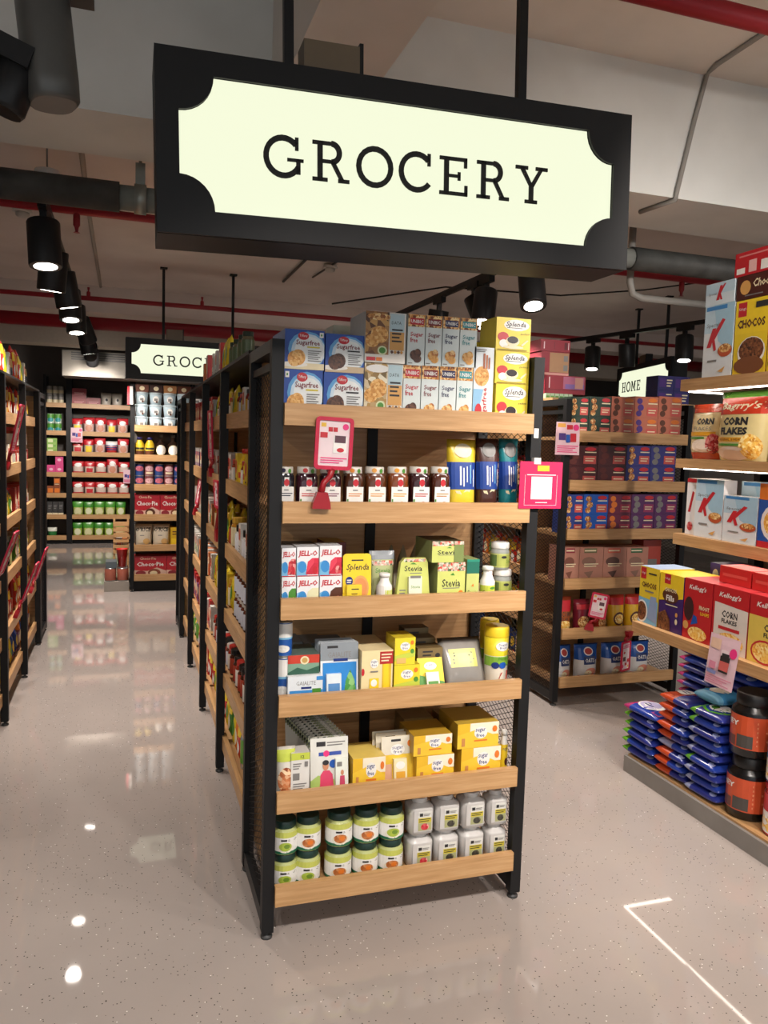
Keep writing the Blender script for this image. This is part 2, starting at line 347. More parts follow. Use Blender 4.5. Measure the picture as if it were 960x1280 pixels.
# ------------------------------------------------------------------ unseen tracks and spotlights, added to light the racks and floor
track('black lighting track added out of view before the sweetener rack', (-3.5, -1.75, 2.735), (4.6, -1.75, 2.735))
for x, aim in ((-2.6, (-2.4, .2, .2)), (-1.5, (-1.3, .3, .3)), (.1, (.25, -.35, 0)), (.75, (.6, -.3, 0)), (1.35, (2.4, 1.75, .75)), (1.9, (2.0, .5, .7)), (3.0, (2.3, .2, 1.0))):
    spotlight('black spotlight added out of view on the track before the sweetener rack', (x, -1.75, 2.72), aim, R_(90), 'added spotlights before the sweetener rack', 2.3 if x in (1.35, 1.9, 3.0) else 1.2)
track('black lighting track added out of view over the open floor', (-3.5, -4.0, 2.735), (4.6, -4.0, 2.735))
for x in (-2, -.4, 1.2, 2.8):
    spotlight('black spotlight added out of view over the open floor', (x, -4.0, 2.72), (x+.2, -2.6, 0), R_(90), 'added spotlights over the open floor', 1.1)
# ------------------------------------------------------------------ slab-serif letters for the lightbox signs
def ring(mb, cx, cy, rx, ry, a0, a1, w, y0, y1, mat, n=22):
    for i in range(n):
        p = []
        for a, sgn in ((a0+(a1-a0)*i/n, 1), (a0+(a1-a0)*(i+1)/n, 1), (a0+(a1-a0)*(i+1)/n, -1), (a0+(a1-a0)*i/n, -1)):
            a = R_(a); p.append((cx+(rx+sgn*w/2)*math.cos(a), cy+(ry+sgn*w/2)*math.sin(a)))
        mb.prism(p[::-1], y0, y1, mat)
def slab_letter(ch, mat, h):
    """letter outline in x,z, height h; returns mesh builder and advance"""
    mb = MB(); W = .14; T = .095; y0, y1 = -.0035, 0
    def rect(x0, z0, x1, z1): mb.prism([(x0*h, z0*h), (x1*h, z0*h), (x1*h, z1*h), (x0*h, z1*h)][::-1], y0, y1, mat)
    def quad(*p): mb.prism([(a*h, b*h) for a, b in p][::-1], y0, y1, mat)
    def arc(cx, cy, rx, ry, a0, a1): ring(mb, cx*h, cy*h, rx*h, ry*h, a0, a1, W*h, y0, y1, mat)
    if ch == 'O': arc(.5, .5, .44, .46, 0, 360); adv = 1.0
    elif ch == 'C': arc(.5, .5, .44, .46, 42, 322); rect(.8, .68, .89, 1.0); adv = .98
    elif ch == 'G': arc(.5, .5, .44, .46, 42, 330); rect(.8, .68, .89, 1.0); rect(.83, .1, .94, .46); rect(.6, .4, 1.02, .48); adv = 1.08
    elif ch == 'R':
        rect(.13, 0, .27, 1); rect(0, 0, .4, T); rect(0, 1-T, .5, 1); rect(.2, .46, .55, .55)
        arc(.5, .728, .21, .228, -90, 90); quad((.47, .5), (.6, .5), (.86, .04), (.73, .04)); rect(.68, 0, .98, T); adv = 1.0
    elif ch == 'E':
        rect(.13, 0, .27, 1); rect(0, 0, .82, T); rect(0, 1-T, .8, 1); rect(.2, .47, .6, .55); rect(.73, 0, .82, .28); rect(.71, .74, .8, 1); rect(.53, .4, .61, .62); adv = .92
    elif ch == 'Y':
        quad((.12, .96), (.26, .96), (.55, .46), (.43, .46)); quad((.74, .96), (.86, .96), (.56, .44), (.46, .5)); rect(.42, 0, .56, .5)
        rect(.3, 0, .68, T); rect(0, 1-T, .38, 1); rect(.62, 1-T, .99, 1); adv = 1.0
    elif ch == 'H':
        rect(.13, 0, .27, 1); rect(.7, 0, .82, 1); rect(.2, .46, .76, .55)
        for x in (0, .56): rect(x, 0, x+.4, T); rect(x, 1-T, x+.4, 1)
        adv = 1.02
    elif ch == 'M':
        rect(.14, 0, .25, 1); rect(.91, 0, 1.02, 1); quad((.16, 1), (.3, 1), (.63, .2), (.55, .2)); quad((.86, 1), (1.0, 1), (.61, .2), (.53, .2))
        for x in (0, .77): rect(x, 0, x+.39, T)
        rect(0, 1-T, .28, 1); rect(.88, 1-T, 1.16, 1); adv = 1.24
    return mb, adv
SIGNM = emis('lightbox_face', '#f9fede', SIGN_E)
INK = M('#14130e', .6)
def lightbox(label, word, loc, rz, W, H, D, letter_h, rods, rod_top, gap=.2, start=None):
    t = thing('lightbox_sign', label, 'sign', loc, rz)                   # origin: front face, lower left corner
    ix, iz, r = .048, .051, .074
    mb = MB(); mb.box((0, .006, 0), (W, D, H), BLACK); mb.build('housing', t)
    # frame with the four scooped corners, around the glowing panel
    inner = []
    for cx, cz, a0 in ((W-ix, H-iz, 270), (ix, H-iz, 360), (ix, iz, 450), (W-ix, iz, 540)):
        for i in range(9): a = R_(a0-i*90/8); inner.append((cx+r*math.cos(a), cz+r*math.sin(a)))
    bm = bmesh.new(); eds = []
    for loop in ([(0, 0), (W, 0), (W, H), (0, H)], inner):
        vs = [bm.verts.new((x, 0, z)) for x, z in loop]
        eds += [bm.edges.new((vs[i], vs[(i+1) % len(vs)])) for i in range(len(vs))]
    bmesh.ops.triangle_fill(bm, edges=eds, use_beauty=True, use_dissolve=False, normal=(0, -1, 0))
    bmesh.ops.solidify(bm, geom=bm.faces[:], thickness=-.0065)
    me = bpy.data.meshes.new('frame'); bm.to_mesh(me); bm.free(); me.materials.append(BLACK); link('frame', me, t)
    mb = MB(); mb.face([(x, .0045, z) for x, z in inner], SIGNM); mb.build('glowing_panel', t, 'glowing cream panel with scooped corners')
    adv = []; ms = []
    for ch in word: b, a = slab_letter(ch, INK, letter_h); ms.append(b); adv.append(a*letter_h)
    tot = sum(adv)+gap*letter_h*(len(word)-1); x = W/2-tot/2 if start is None else start
    for b, a in zip(ms, adv):
        b.build('letter', t, loc=(x, .0045, H/2-letter_h/2-.005)); x += a+gap*letter_h
    for x in rods:
        mb = MB(); mb.box((x-.011, D/2-.011, H-.01), (x+.011, D/2+.011, rod_top-loc[2]), BLACK); mb.build('hanging_rod', t)
        mb = MB(); mb.box((x-.03, D/2-.03, rod_top-loc[2]-.012), (x+.03, D/2+.03, rod_top-loc[2]), BLACK); mb.build('ceiling_plate', t)
    bx = MB(); bx.box((W*.29, D*.5, H-.005), (W*.405, D*.95, H+.1), M('#6a5a45', .5)); bo = bx.build('driver_box', t)
    mb = MB(); mb.box((W*.405, D*.5, H), (W*.413, D*.97, H+.108), BLACK); mb.build('bracket', t)
    return t
BIGSIGN = lightbox('large black lightbox sign reading grocery hung before the sweetener rack', 'GROCERY', (-.331, -.452, 1.949), -.01, 1.163, .383, .16, .088, (.30, .893), 3.2, .17)
BIGSIGN.rotation_euler.y = -.024                # hangs slightly out of level
lightbox('small distant lightbox sign reading grocery beyond the aisle end', 'GROCERY', (-.391, 4.8, 1.992), .02, 1.165, .345, .17, .088, (.31, .9), 2.95)
lightbox('tilted lightbox sign reading home beyond the snack-bar rack', 'HOME', (4.55, 5.0, 1.97), math.atan2(-1.15, -.28), 1.3, .4, .15, .1, (.3, 1.0), 2.95, .2, .14)
# ------------------------------------------------------------------ shelving racks
ZS = [1.62, 1.337, 1.052, .760, .463, .172]
DECK = .035                                      # shelf deck lies this far below the top of its front board
_MESHP = {}
def mesh_panel(D, z0, z1):
    k = (round(D, 3), z0, z1)
    if k in _MESHP: return _MESHP[k]
    mb = MB(); sl = .02/.044
    for sg in (1, -1):
        b = z0-sl*D if sg > 0 else z0
        while b < (z1 if sg > 0 else z1+sl*D):
            # z = b + sg*sl*y, clipped to [z0,z1]
            ys = [0, D]
            for zc in (z0, z1): ys.append((zc-b)/(sg*sl))
            lo, hi = sorted(((z0-b)/(sg*sl), (z1-b)/(sg*sl))); a, c = max(0, lo), min(D, hi)
            if c-a > .004:
                mb.bar((0, a, b+sg*sl*a), (0, c, b+sg*sl*c), .001, .0021, BLACK)
            b += .02
    _MESHP[k] = mb.mesh('mesh_panel'); return _MESHP[k]
_SH = {}
def shelf_meshes(x0, x1, D, over, ins=0):
    k = (round(x0, 3), round(x1, 3), D, ins)
    if k not in _SH:
        a = MB(); a.box((x0, ins+.004, -.022), (x1, D, 0), OAKX); b = MB(); b.box((x0-over, ins-.014, -.028), (x1+over, ins+.006, DECK), OAKX)
        _SH[k] = (a.mesh('shelf'), b.mesh('front_board'))
    return _SH[k]
PW = .036
def rack(name, label, loc, rz, W, D, H=1.80, zs=ZS, sides='both', back=True, posts=(1, 1), upright=True, group=None, cat='rack', backmat=None, kick=False, ins=0.):
    t = thing(name, label, cat, loc, rz, group)
    for i, x in enumerate((0, W-PW)):
        if not posts[i]: continue
        for y in (0, D-PW):
            mb = MB(); mb.box((x, y, .022), (x+PW, y+PW, H), BLACK); p = mb.build('post', t)
            mb = MB(); mb.lathe([(.018, 0), (.018, .008), (.007, .01), (.007, .024)], M('#3a3a3a', .5), 10, (x+PW/2, y+PW/2)); mb.build('foot', p)
    for i, x in enumerate((PW/2, W-PW/2)):
        if sides != 'both' and sides != ('left', 'right')[i]: continue
        for nm, z0, z1, w_ in (('top_rail', H-.036, H, PW), ('inner_rail', H-.085, H-.062, .02), ('bottom_rail', .03, .075, .03)):
            mb = MB(); mb.box((x-w_/2, PW, z0), (x+w_/2, D-PW, z1), BLACK2); mb.build(nm, t)
        o = link('mesh_panel', mesh_panel(D-2*PW, .08, H-.085), t, 'black diamond wire mesh side panel', (x, PW, 0)); o['kind'] = 'stuff'
    if back:
        mb = MB(); mb.box((PW*.5, D-.016, .1), (W-PW*.5, D-.006, H-.03), backmat or OAKX); mb.build('back_panel', t)
    if upright:
        mb = MB(); mb.box((W/2-.02, D-.03, .03), (W/2+.015, D-.0155, H-.02), BLACK); mb.build('upright', t)
    if kick:
        mb = MB(); mb.box((PW, .03, .0), (W-PW, .045, zs[-1]-DECK-.024), BLACK); mb.build('kick_plate', t)
    a0 = PW+.001 if posts[0] or sides in ('both', 'left') else .002
    a1 = W-PW-.001 if posts[1] or sides in ('both', 'right') else W-.002
    sm, fm = shelf_meshes(a0, a1, D-.018, 0, ins)
    for z in zs:
        o = link('shelf', sm, t, None, (0, 0, z-DECK)); link('front_board', fm, o)
    return t
WA, DA = .8715, .4328
A = rack('shelf_rack', 'open sweetener rack with black mesh sides under the large lit sign', (0, 0, 0), 0, WA, DA)
Q = rack('shelf_rack', 'snack-bar rack with mesh side and pink card, beyond the sweetener rack', (2.0, 1.736, 0), 0, .8715, .43)
K = rack('shelf_rack', 'rack of tubs and pie boxes closing the aisle below far sign', (-.345, 5.7, 0), 0, .8715, .43, H=2.0, sides='none', backmat=DARKW, kick=True)
# aisle rows: bays 0.84 wide; origin at the far end for rows facing -X, near end for rows facing +X
YB = [.445, 1.262, 2.105, 2.977, 3.794]
ROWB = []; ROWC = []; ROWD = []
BN = ['first', 'second', 'third', 'fourth']
for i in range(4):
    w_ = YB[i+1]-YB[i]
    ROWB.append((rack('shelving_bay', f'oak shelving bay, {BN[i]} behind the sweetener rack along the aisle', (0, YB[i+1]+PW, 0), R_(-90), w_, .43, posts=(1, 0), sides='none', upright=False, ins=.04), w_))
rack('end_rack', 'end rack with mesh side closing the far end of sweetener row', (.8715, 4.27, 0), R_(180), .8715, .43)
rack('shelving_bay', 'tall back-to-back shelving filling the hidden side of sweetener row', (.8715, .47, 0), R_(90), 3.3, .43, zs=ZS, sides='none', upright=False)
YC = [.40, 1.262, 2.105, 2.957, 3.766]
for i in range(4):
    w_ = YC[i+1]-YC[i]
    ROWC.append((rack('shelving_bay', f'oak shelving bay, {BN[i]} of the opposite row across the aisle', (-.965, YC[i]+PW, 0), R_(90), w_, .43, posts=(0, 1), sides='none', upright=False, ins=.04), w_))
rack('end_rack', 'end rack with mesh side closing the far end of opposite row', (-.965, 4.25, 0), R_(180), .8715, .43)
for i in range(2):
    ROWD.append((rack('shelving_bay', f'oak shelving bay, {BN[i]} behind the snack-bar rack', (2.0, 2.18+.85*(i+1), 0), R_(-90), .85, .43, posts=(1, 0), sides='none', upright=False, ins=.04), .85))
# back wall shelving, two bays, seven shelves
ZW = [1.93, 1.555, 1.275, .99, .705, .41, .122]
def wall_bay(label, x0, x1):
    return rack('shelving_bay', label, (x0, 9.36, 0), 0, x1-x0, .4, H=2.3, zs=ZW, sides='none', backmat=DARKW, upright=False, kick=True, posts=(1, 1))
WN = wall_bay('narrow black and oak wall shelving bay of cans and tea boxes', -1.44, -1.12)
WW = wall_bay('wide black and oak wall shelving bay of red snack bags', -1.12, -.29)
W3 = wall_bay('wall shelving bay hidden past the rack of tubs', -.29, .55)
# cereal shelving (faces the aisle, -X)
GREY = ramp_mat('grey_laminate', 'noise', [(.3, '#7d7872'), (.7, '#8c8781')], .5, 6, 4)
RY0, RY1 = -1.6, .83
Rr = thing('cereal_shelving', 'oak cereal shelving with lit shelf edges and grey plinth', 'shelving', (0, 0, 0))
OAKY = ramp_mat('oak_grain_crosswise', 'noise', OAKC, .42, 5, 6, (22, 1.2, 22), .08)
mb = MB(); mb.box((1.86, RY0, 0), (2.62, RY1, .075), GREY); pl = mb.build('plinth', Rr)
mb = MB(); mb.box((1.875, RY0, .0755), (2.6, RY1-.01, .085), OAKY); mb.build('plinth_top', pl)
mb = MB(); mb.box((2.56, RY0, .085), (2.6, RY1, 2.05), M('#5d4a3a', .6)); mb.build('back_panel', Rr)
for y in (.78, -.1, -.98):
    mb = MB(); mb.box((2.5, y, .085), (2.555, y+.04, 2.05), BLACK); mb.build('upright', Rr)
LEDM = emis('shelf_led', '#fff4e6', LED_E)
RZ = [(1.848, .052, 2.05), (1.485, .043, 2.05), (1.135, .05, 2.06), (.722, .047, 1.862)]
for z, th, x0 in RZ:
    mb = MB(); mb.box((x0, RY0, z-th), (2.558, RY1, z), OAKY); sh = mb.build('shelf', Rr)
    mb = MB(); mb.box((x0+.03, RY0+.05, z-th-.005), (x0+.04, RY1-.02, z-th+.0005), LEDM); mb.build('led_strip', sh, 'glowing white light strip')
    mb = MB(); mb.box((x0+.046, RY1-.035, z-th-.005), (x0+.3, RY1-.02, z-th+.0005), LEDM); mb.build('led_strip', sh, 'glowing white light strip')
# ------------------------------------------------------------------ product kit
class Proto:
    def __init__(s, parts, w, d, h): s.parts = parts; s.w = w; s.d = d; s.h = h
def put(pr, name, cat, label, group, loc, rz=0., rot=None):
    if len(pr.parts) == 1:
        o = link(name, pr.parts[0][1])
    else:
        o = link(name, None); o.empty_display_size = .03
        for n, me in pr.parts: link(n, me, o)
    lift = 0 if not rot else (pr.d if pr.parts[0][0] == 'pouch' else .0022)*abs(math.sin(rot[0]))+pr.w/2*abs(math.sin(rot[1]))
    o.location = (loc[0], loc[1], loc[2]+.0004+lift); o.rotation_euler = rot if rot else (0, 0, rz)
    return tag(o, label, cat, group)
WHITE = M('#eeece6', .4); INKD = M('#2b2a2c', .5)
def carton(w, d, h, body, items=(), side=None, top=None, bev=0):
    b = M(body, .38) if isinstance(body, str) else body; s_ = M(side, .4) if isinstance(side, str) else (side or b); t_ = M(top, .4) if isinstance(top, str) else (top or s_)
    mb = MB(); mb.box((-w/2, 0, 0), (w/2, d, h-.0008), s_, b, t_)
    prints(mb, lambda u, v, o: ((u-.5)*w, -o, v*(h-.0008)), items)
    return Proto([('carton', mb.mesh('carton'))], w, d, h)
def cyl_map(r, z0, z1, span, cy=None):
    cy = r if cy is None else cy
    return lambda u, v, o: ((r+o)*math.sin((u-.5)*span), cy-(r+o)*math.cos((u-.5)*span), z0+v*(z1-z0))
def jar(r, h, glass, lid, label, items=(), lidh=.22, lab=(.08, .68), neck=.82, n=20, sq=None, contents=None, simple=False, lidr=None):
    """round or square jar: body, lid and wrap label"""
    zl = h*(1-lidh); lr = r*(lidr or neck*1.04)
    a = MB(); a.lathe([(r*.9, 0), (r, h*.03), (r, zl*.86), (r*.96, zl*.92), (r*neck, zl), (r*neck, zl+.003)], glass, n, (0, r), sq)
    b = MB(); b.lathe([(lr, zl+.001), (lr*1.02, zl+.004), (lr*1.02, h-.004), (lr*.96, h-.0008)], lid, n, (0, r))
    c = MB()
    span = math.pi*1.25 if not sq else None
    P = cyl_map(r, h*lab[0], h*lab[1], math.pi*1.2) if not sq else (lambda u, v, o: ((u-.5)*r*1.5, -o-.0004+r*.0, h*lab[0]+v*h*(lab[1]-lab[0])))
    prints(c, lambda u, v, o: P(u, v, o+.0003), [('r', 0, 0, 1, 1, label)]+list(items), sub=14 if not sq else 1)
    if simple:
        for x in (b, c):
            off = len(a.v); a.v += x.v
            for f, k in zip(x.f, x.mi): a.f.append(tuple(i+off for i in f)); a.mi.append(a.m(x.mats[k]))
        return Proto([('jar', a.mesh('jar'))], r*2, r*2, h)
    return Proto([('jar_body', a.mesh('jar_body')), ('lid', b.mesh('lid')), ('label', c.mesh('label'))], r*2, r*2, h)
def bottle(r, h, body, cap, label=None, items=(), neck=.35, shoulder=.7, n=16, lab=(.12, .6)):
    a = MB(); a.lathe([(r*.92, 0), (r, h*.03), (r, h*shoulder*.9), (r*.85, h*shoulder), (r*neck, h*(shoulder+.14)), (r*neck, h*.9)], body, n, (0, r))
    b = MB(); b.lathe([(r*neck*1.2, h*.88), (r*neck*1.2, h*.99), (r*neck*1.1, h)], cap, n, (0, r))
    parts = [('bottle_body', a.mesh('bottle_body')), ('cap', b.mesh('cap'))]
    if label:
        c = MB(); prints(c, cyl_map(r+.0004, h*lab[0], h*lab[1], math.pi*1.1), [('r', 0, 0, 1, 1, label)]+list(items), sub=10); parts.append(('label', c.mesh('label')))
    return Proto(parts, r*2, r*2, h)
def can(r, h, body, items=(), rim='#b9b9b6', n=18, lab=(.06, .94), lid=None):
    a = MB(); rm = M(rim, .3, .7)
    a.lathe([(r*.95, 0), (r, h*.02), (r, h*.04), (r*.99, h*.05), (r*.99, h*.95), (r, h*.96), (r, h*.985), (r*.9, h-.0008)], body, n, (0, r), mats=[rm, rm, body, body, body, lid or rm, lid or rm])
    if items: prints(a, cyl_map(r+.0002, h*lab[0], h*lab[1], math.pi*.9), items, sub=10)
    return Proto([('can', a.mesh('can'))], r*2, r*2, h)
def bulge(u, v):
    e = max(0, 1-abs(2*u-1)**2.6); return e**.6*max(0, 1-v**4)**.7*min(1, .5+v*3)
def pouch(w, h, t, body, items=(), nx=8, ny=8, seal=None, back=None, waist=0.):
    """standing pillow pack, sealed at the top"""
    mb = MB(); rnd = random.Random(int(w*1e5+h*1e4)); J = {}
    def P(u, v, o, sg=-1):
        i = (round(u*nx), round(v*ny)); j = J.setdefault((i, sg), rnd.uniform(-.04, .04))
        th = t/2*bulge(u, v)*(1+j*0); x = (u-.5)*w*(1-waist*math.sin(math.pi*v))*(.94+.06*v)
        return (x, t/2+sg*(th+o), v*h)
    for sg in (-1, 1):
        for i in range(nx):
            for j in range(ny):
                q = [(i/nx, j/ny), ((i+1)/nx, j/ny), ((i+1)/nx, (j+1)/ny), (i/nx, (j+1)/ny)]
                if sg > 0: q = q[::-1]
                mt = seal if seal and j == ny-1 else (body if sg < 0 else (back or body))
                mb.face([P(a, b, 0, sg) for a, b in q], mt, True)
    prints(mb, lambda u, v, o: P(u, v, o+.0006), items, sub=10)
    me = mb.mesh('pouch'); bm = bmesh.new(); bm.from_mesh(me); bmesh.ops.remove_doubles(bm, verts=bm.verts, dist=1e-5); bm.to_mesh(me); bm.free()
    return Proto([('pouch', me)], w, t, h)
def pillow(L, W, t, body, end, items=(), nx=15, ny=8, endn=.2):
    """flat-lying sealed bag, long side along x, label face up"""
    mb = MB(); n = 3.0; m_ = 16; us = [0, .04, .1, .17, .2, .35, .5, .65, .8, .9, .96, 1]
    def half(u):
        b = max(0, 1-abs(2*u-1)**4.5)**.55; return W/2*(.95+.05*b), max(.0012, t/2*b)
    def P(u, v, o):
        a_, b_ = half(u); q = min(1, abs(2*v-1)); wv = .0015*math.sin(u*19+v*8)*(b_/(t/2))
        return ((u-.5)*L, (v-.5)*2*a_*.96, t/2+b_*(1-(q*.96)**n)**(1/n)+o+wv+.0006)
    base = len(mb.v)
    for u in us:
        a_, b_ = half(u)
        for j in range(m_):
            an = 2*math.pi*(j+.5)/m_; c, s1 = math.cos(an), math.sin(an); q = 1/((abs(c)**n+abs(s1)**n)**(1/n))
            mb.v.append(((u-.5)*L, a_*q*c, t/2+b_*q*s1+.0015*math.sin(u*19+j)*(b_/(t/2))*(1 if s1 > .3 else 0)))
    for i in range(len(us)-1):
        k = mb.m(end if us[i] < endn else body)
        for j in range(m_):
            p_ = base+i*m_+j; q_ = base+i*m_+(j+1) % m_; mb.f.append((p_, p_+m_, q_+m_, q_)); mb.mi.append(k); mb.smooth.add(len(mb.f)-1)
    mb.f.append(tuple(base+j for j in range(m_))); mb.mi.append(mb.m(end))
    mb.f.append(tuple(base+(len(us)-1)*m_+j for j in range(m_))[::-1]); mb.mi.append(mb.m(body))
    prints(mb, lambda u, v, o: P(u, v, o+.0006), items, sub=12)
    me = mb.mesh('bag'); bm = bmesh.new(); bm.from_mesh(me); bmesh.ops.remove_doubles(bm, verts=bm.verts, dist=1e-5); bm.to_mesh(me); bm.free()
    return Proto([('bag', me)], L, W, t)
def card_pack(w, h, body, items=(), blister=None, bcol=None, top=None, round_=.0, curve=0.):
    """hanging card with a clear or printed blister on its lower half"""
    a = MB(); r = round_
    pts = []
    for cx, cz, a0 in ((w/2-r, h-r, 0), (-w/2+r, h-r, 90)):
        pts += [(cx+r*math.cos(R_(a0+k*18)), cz+r*math.sin(R_(a0+k*18))) for k in range(6)] if r else [(cx, cz)]
    pts = [(-w/2, 0), (w/2, 0)]+pts
    a.prism(pts, 0, .0015, body)
    prints(a, lambda u, v, o: ((u-.5)*w, -o, v*h), items)
    parts = [('card', a.mesh('card'))]
    if blister:
        u0, v0, u1, v1, dp, its = blister; x0, x1, z0, z1 = (u0-.5)*w, (u1-.5)*w, v0*h, v1*h
        b = MB(); b.box((x0, -dp, z0), (x1, 0, z1), bcol)
        prints(b, lambda u, v, o: (x0+u*(x1-x0), -dp-o, z0+v*(z1-z0)), its); parts.append(('blister', b.mesh('blister')))
    return Proto(parts, w, .02, h)
# ---------------- colours used in print
RD = M('#c32631', .4); DKRD = M('#7c1f26', .45); YL = M('#f0cf2c', .38); ORG = M('#e07a2c', .4); GRN = M('#4f8f35', .4); LGRN = M('#c4d04e', .4)
BL = M('#1f55ad', .35); DBL = M('#1a2f74', .35); LBL = M('#79b7dd', .35); PNK = M('#e2367c', .4); TEAL = M('#2a8f94', .4); BRN = M('#5a3220', .4); CRM = M('#e9dcb6', .4); TAN = M('#d9a35a', .45); GRYT = M('#7d7b78', .5)
PURP = M('#4a2a78', .4); SKIN = M('#c98b67', .5)
COOKIE = food('cookie', '#b9782f', '#d79b4c', '#e8bd76', 160); CHOC = food('chocolate_cookie', '#3a2115', '#513022', '#6b4530', 160)
GRAN = food('granola', '#8a4f24', '#c98a3f', '#edd39a', 120); FLAKE = food('corn_flakes', '#d08a2a', '#efbf57', '#f7e2a0', 110)
CHOCF = food('chocolate_cereal', '#3d2014', '#6a3b22', '#8d5a36', 110); NUTS = food('nut_mix', '#7a3a1c', '#c57b36', '#e9c98c', 150); BERRY = food('berry', '#7a1420', '#c32c36', '#e8a09a', 120)
def Xs(xl, xr, y, yf): return un(xl, y, 'Y', yf).x, un(xr, y, 'Y', yf).x
ORD = ['top', 'second', 'third', 'fourth', 'fifth', 'bottom']
def A_spec(xl, xr, yt, s, yf=.03, base=None):
    """pixel columns and top row on the sweetener rack -> centre x, width, base z, height"""
    ym = yt+10; x0, x1 = Xs(xl, xr, ym, yf); x0 = max(x0, .0385); x1 = min(x1, WA-.0385)
    z0 = ZS[s]-DECK if base is None else base
    return (x0+x1)/2, x1-x0-.0015, z0, un((xl+xr)/2, yt, 'Y', yf).z-z0
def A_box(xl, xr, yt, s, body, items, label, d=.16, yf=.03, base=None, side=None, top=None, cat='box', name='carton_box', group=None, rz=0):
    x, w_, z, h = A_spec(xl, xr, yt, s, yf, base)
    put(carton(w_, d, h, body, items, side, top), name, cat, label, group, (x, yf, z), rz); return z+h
SR = 'shelf of the sweetener rack'
# ================= sweetener rack, top shelf
def sf(cookie, veg):
    it = [('e', .58, .5, .5, .46, M('#5fa3d8', .35)), ('e', .6, .48, .44, .42, M('#cfe2ee', .35)), ('e', .62, .46, .38, .38, M('#eef1ef', .35)), ('r', 0, 0, 1, .16, M('#e6d7b0' if cookie is COOKIE else '#cdb592', .4)), ('e', .24, .12, .34, .07, M('#f1ece2', .4)),
          ('e', .34, .3, .18, .2, cookie), ('e', .24, .26, .17, .2, cookie), ('e', .46, .84, .14, .1, RD), ('t', 'Tiffany', .46, .84, .2, .08, WHITE), ('t', 'Sugarfree', .58, .66, .6, .17, DKRD, .01),
          ('r', .56, .55, .88, .585, M('#d8c73e', .4) if cookie is COOKIE else INKD), ('l', .58, .2, .92, .5, 6, GRYT)]
    if veg: it += [('r', veg, .82, veg+.1, .95, WHITE), ('e', veg+.05, .885, .022, .03, GRN)]
    return it
zt = A_box(355, 403.8, 462, 0, '#16479f', sf(COOKIE, .02), 'blue sugar-free box of golden cookies, lower of stack, on sweetener rack', .2)
A_box(356, 406, 412, 0, '#16479f', sf(COOKIE, .87), 'blue sugar-free box of golden cookies, upper of stack, on sweetener rack', .2, base=zt)
zt = A_box(404.5, 454.5, 466, 0, '#16479f', sf(CHOC, 0), 'blue sugar-free box of chocolate cookies, lower of stack, on sweetener rack', .2)
A_box(406.8, 456, 418, 0, '#16479f', sf(CHOC, 0), 'blue sugar-free box of chocolate cookies, upper of stack, on sweetener rack', .2, base=zt)
def digest(pic, nut):
    return [('r', 0, .16, .58, 1, pic), ('e', .35, .55, .22, .17, COOKIE), ('e', .17, .42, .17, .13, COOKIE), ('e', .33, .9, .3, .07, nut), ('r', .6, .26, .96, .62, TAN), ('r', .6, .62, .96, .98, M('#b7cfd6', .4)),
            ('t', 'DATA', .76, .8, .24, .06, INKD), ('l', .65, .4, .92, .7, 4, INKD), ('e', .42, .24, .12, .09, M('#d7dfb0', .4)), ('e', .42, .24, .08, .06, GRN)] + [('p', [(.62+i*.08, .22), (.66+i*.08, .26), (.7+i*.08, .22), (.66+i*.08, .18)], TAN if i % 2 else BRN) for i in range(4)] + [('r', .03, .03, .25, .1, RD), ('r', .27, .03, .42, .1, ORG)]
zt = A_box(455.5, 505, 454, 0, '#ece7dc', digest(food('coconut', '#6e5a32', '#b08b4c', '#e4dcc2', 60), WHITE), 'white cookie box with coconut picture, below the oat cookie box', .2, side='#d9d6cf')
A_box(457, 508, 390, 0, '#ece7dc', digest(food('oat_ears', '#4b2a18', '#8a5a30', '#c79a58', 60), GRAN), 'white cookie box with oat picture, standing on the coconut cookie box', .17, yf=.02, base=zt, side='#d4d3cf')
UN = [('#b4402f', RD, NUTS, 'brown'), ('#b4402f', DKRD, NUTS, 'maroon'), ('#2d2b58', M('#232254', .4), NUTS, 'navy'), ('#2f8f8b', TEAL, COOKIE, 'teal')]
lx = [(503.5, 526.5), (527, 549), (549.5, 571), (571.5, 591.5)]; ux = [(510, 532), (532.5, 553.3), (553.8, 575), (575.5, 597)]
for (c, lm, nt, cn), l, u_, i in zip(UN, lx, ux, range(4)):
    it = [('r', 0, .76, 1, 1, food('biscuit_band', '#6b3413', '#d38b36', '#f0d59a', 140)), ('r', .12, .8, .92, .93, lm), ('t', 'UNIBIC', .52, .865, .72, .07, WHITE, .02), ('t', 'Sugar', .52, .6, .74, .11, lm, .01), ('t', 'free', .36, .5, .44, .1, lm, .01),
          ('e', .42, .2, .27, .1, CHOC if i == 0 else COOKIE), ('e', .6, .24, .2, .09, CHOC if i == 0 else nt), ('e', .58, .13, .24, .08, CHOC if i == 0 else COOKIE), ('r', .05, .03, .3, .05, GRYT)]
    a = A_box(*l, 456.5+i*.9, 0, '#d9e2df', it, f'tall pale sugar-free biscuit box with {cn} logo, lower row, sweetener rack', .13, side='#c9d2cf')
    A_box(*u_, 393+i*1.6, 0, '#d9e2df', it, f'tall pale sugar-free biscuit box with {cn} logo, upper row, sweetener rack', .13, base=a, side='#c9d2cf')
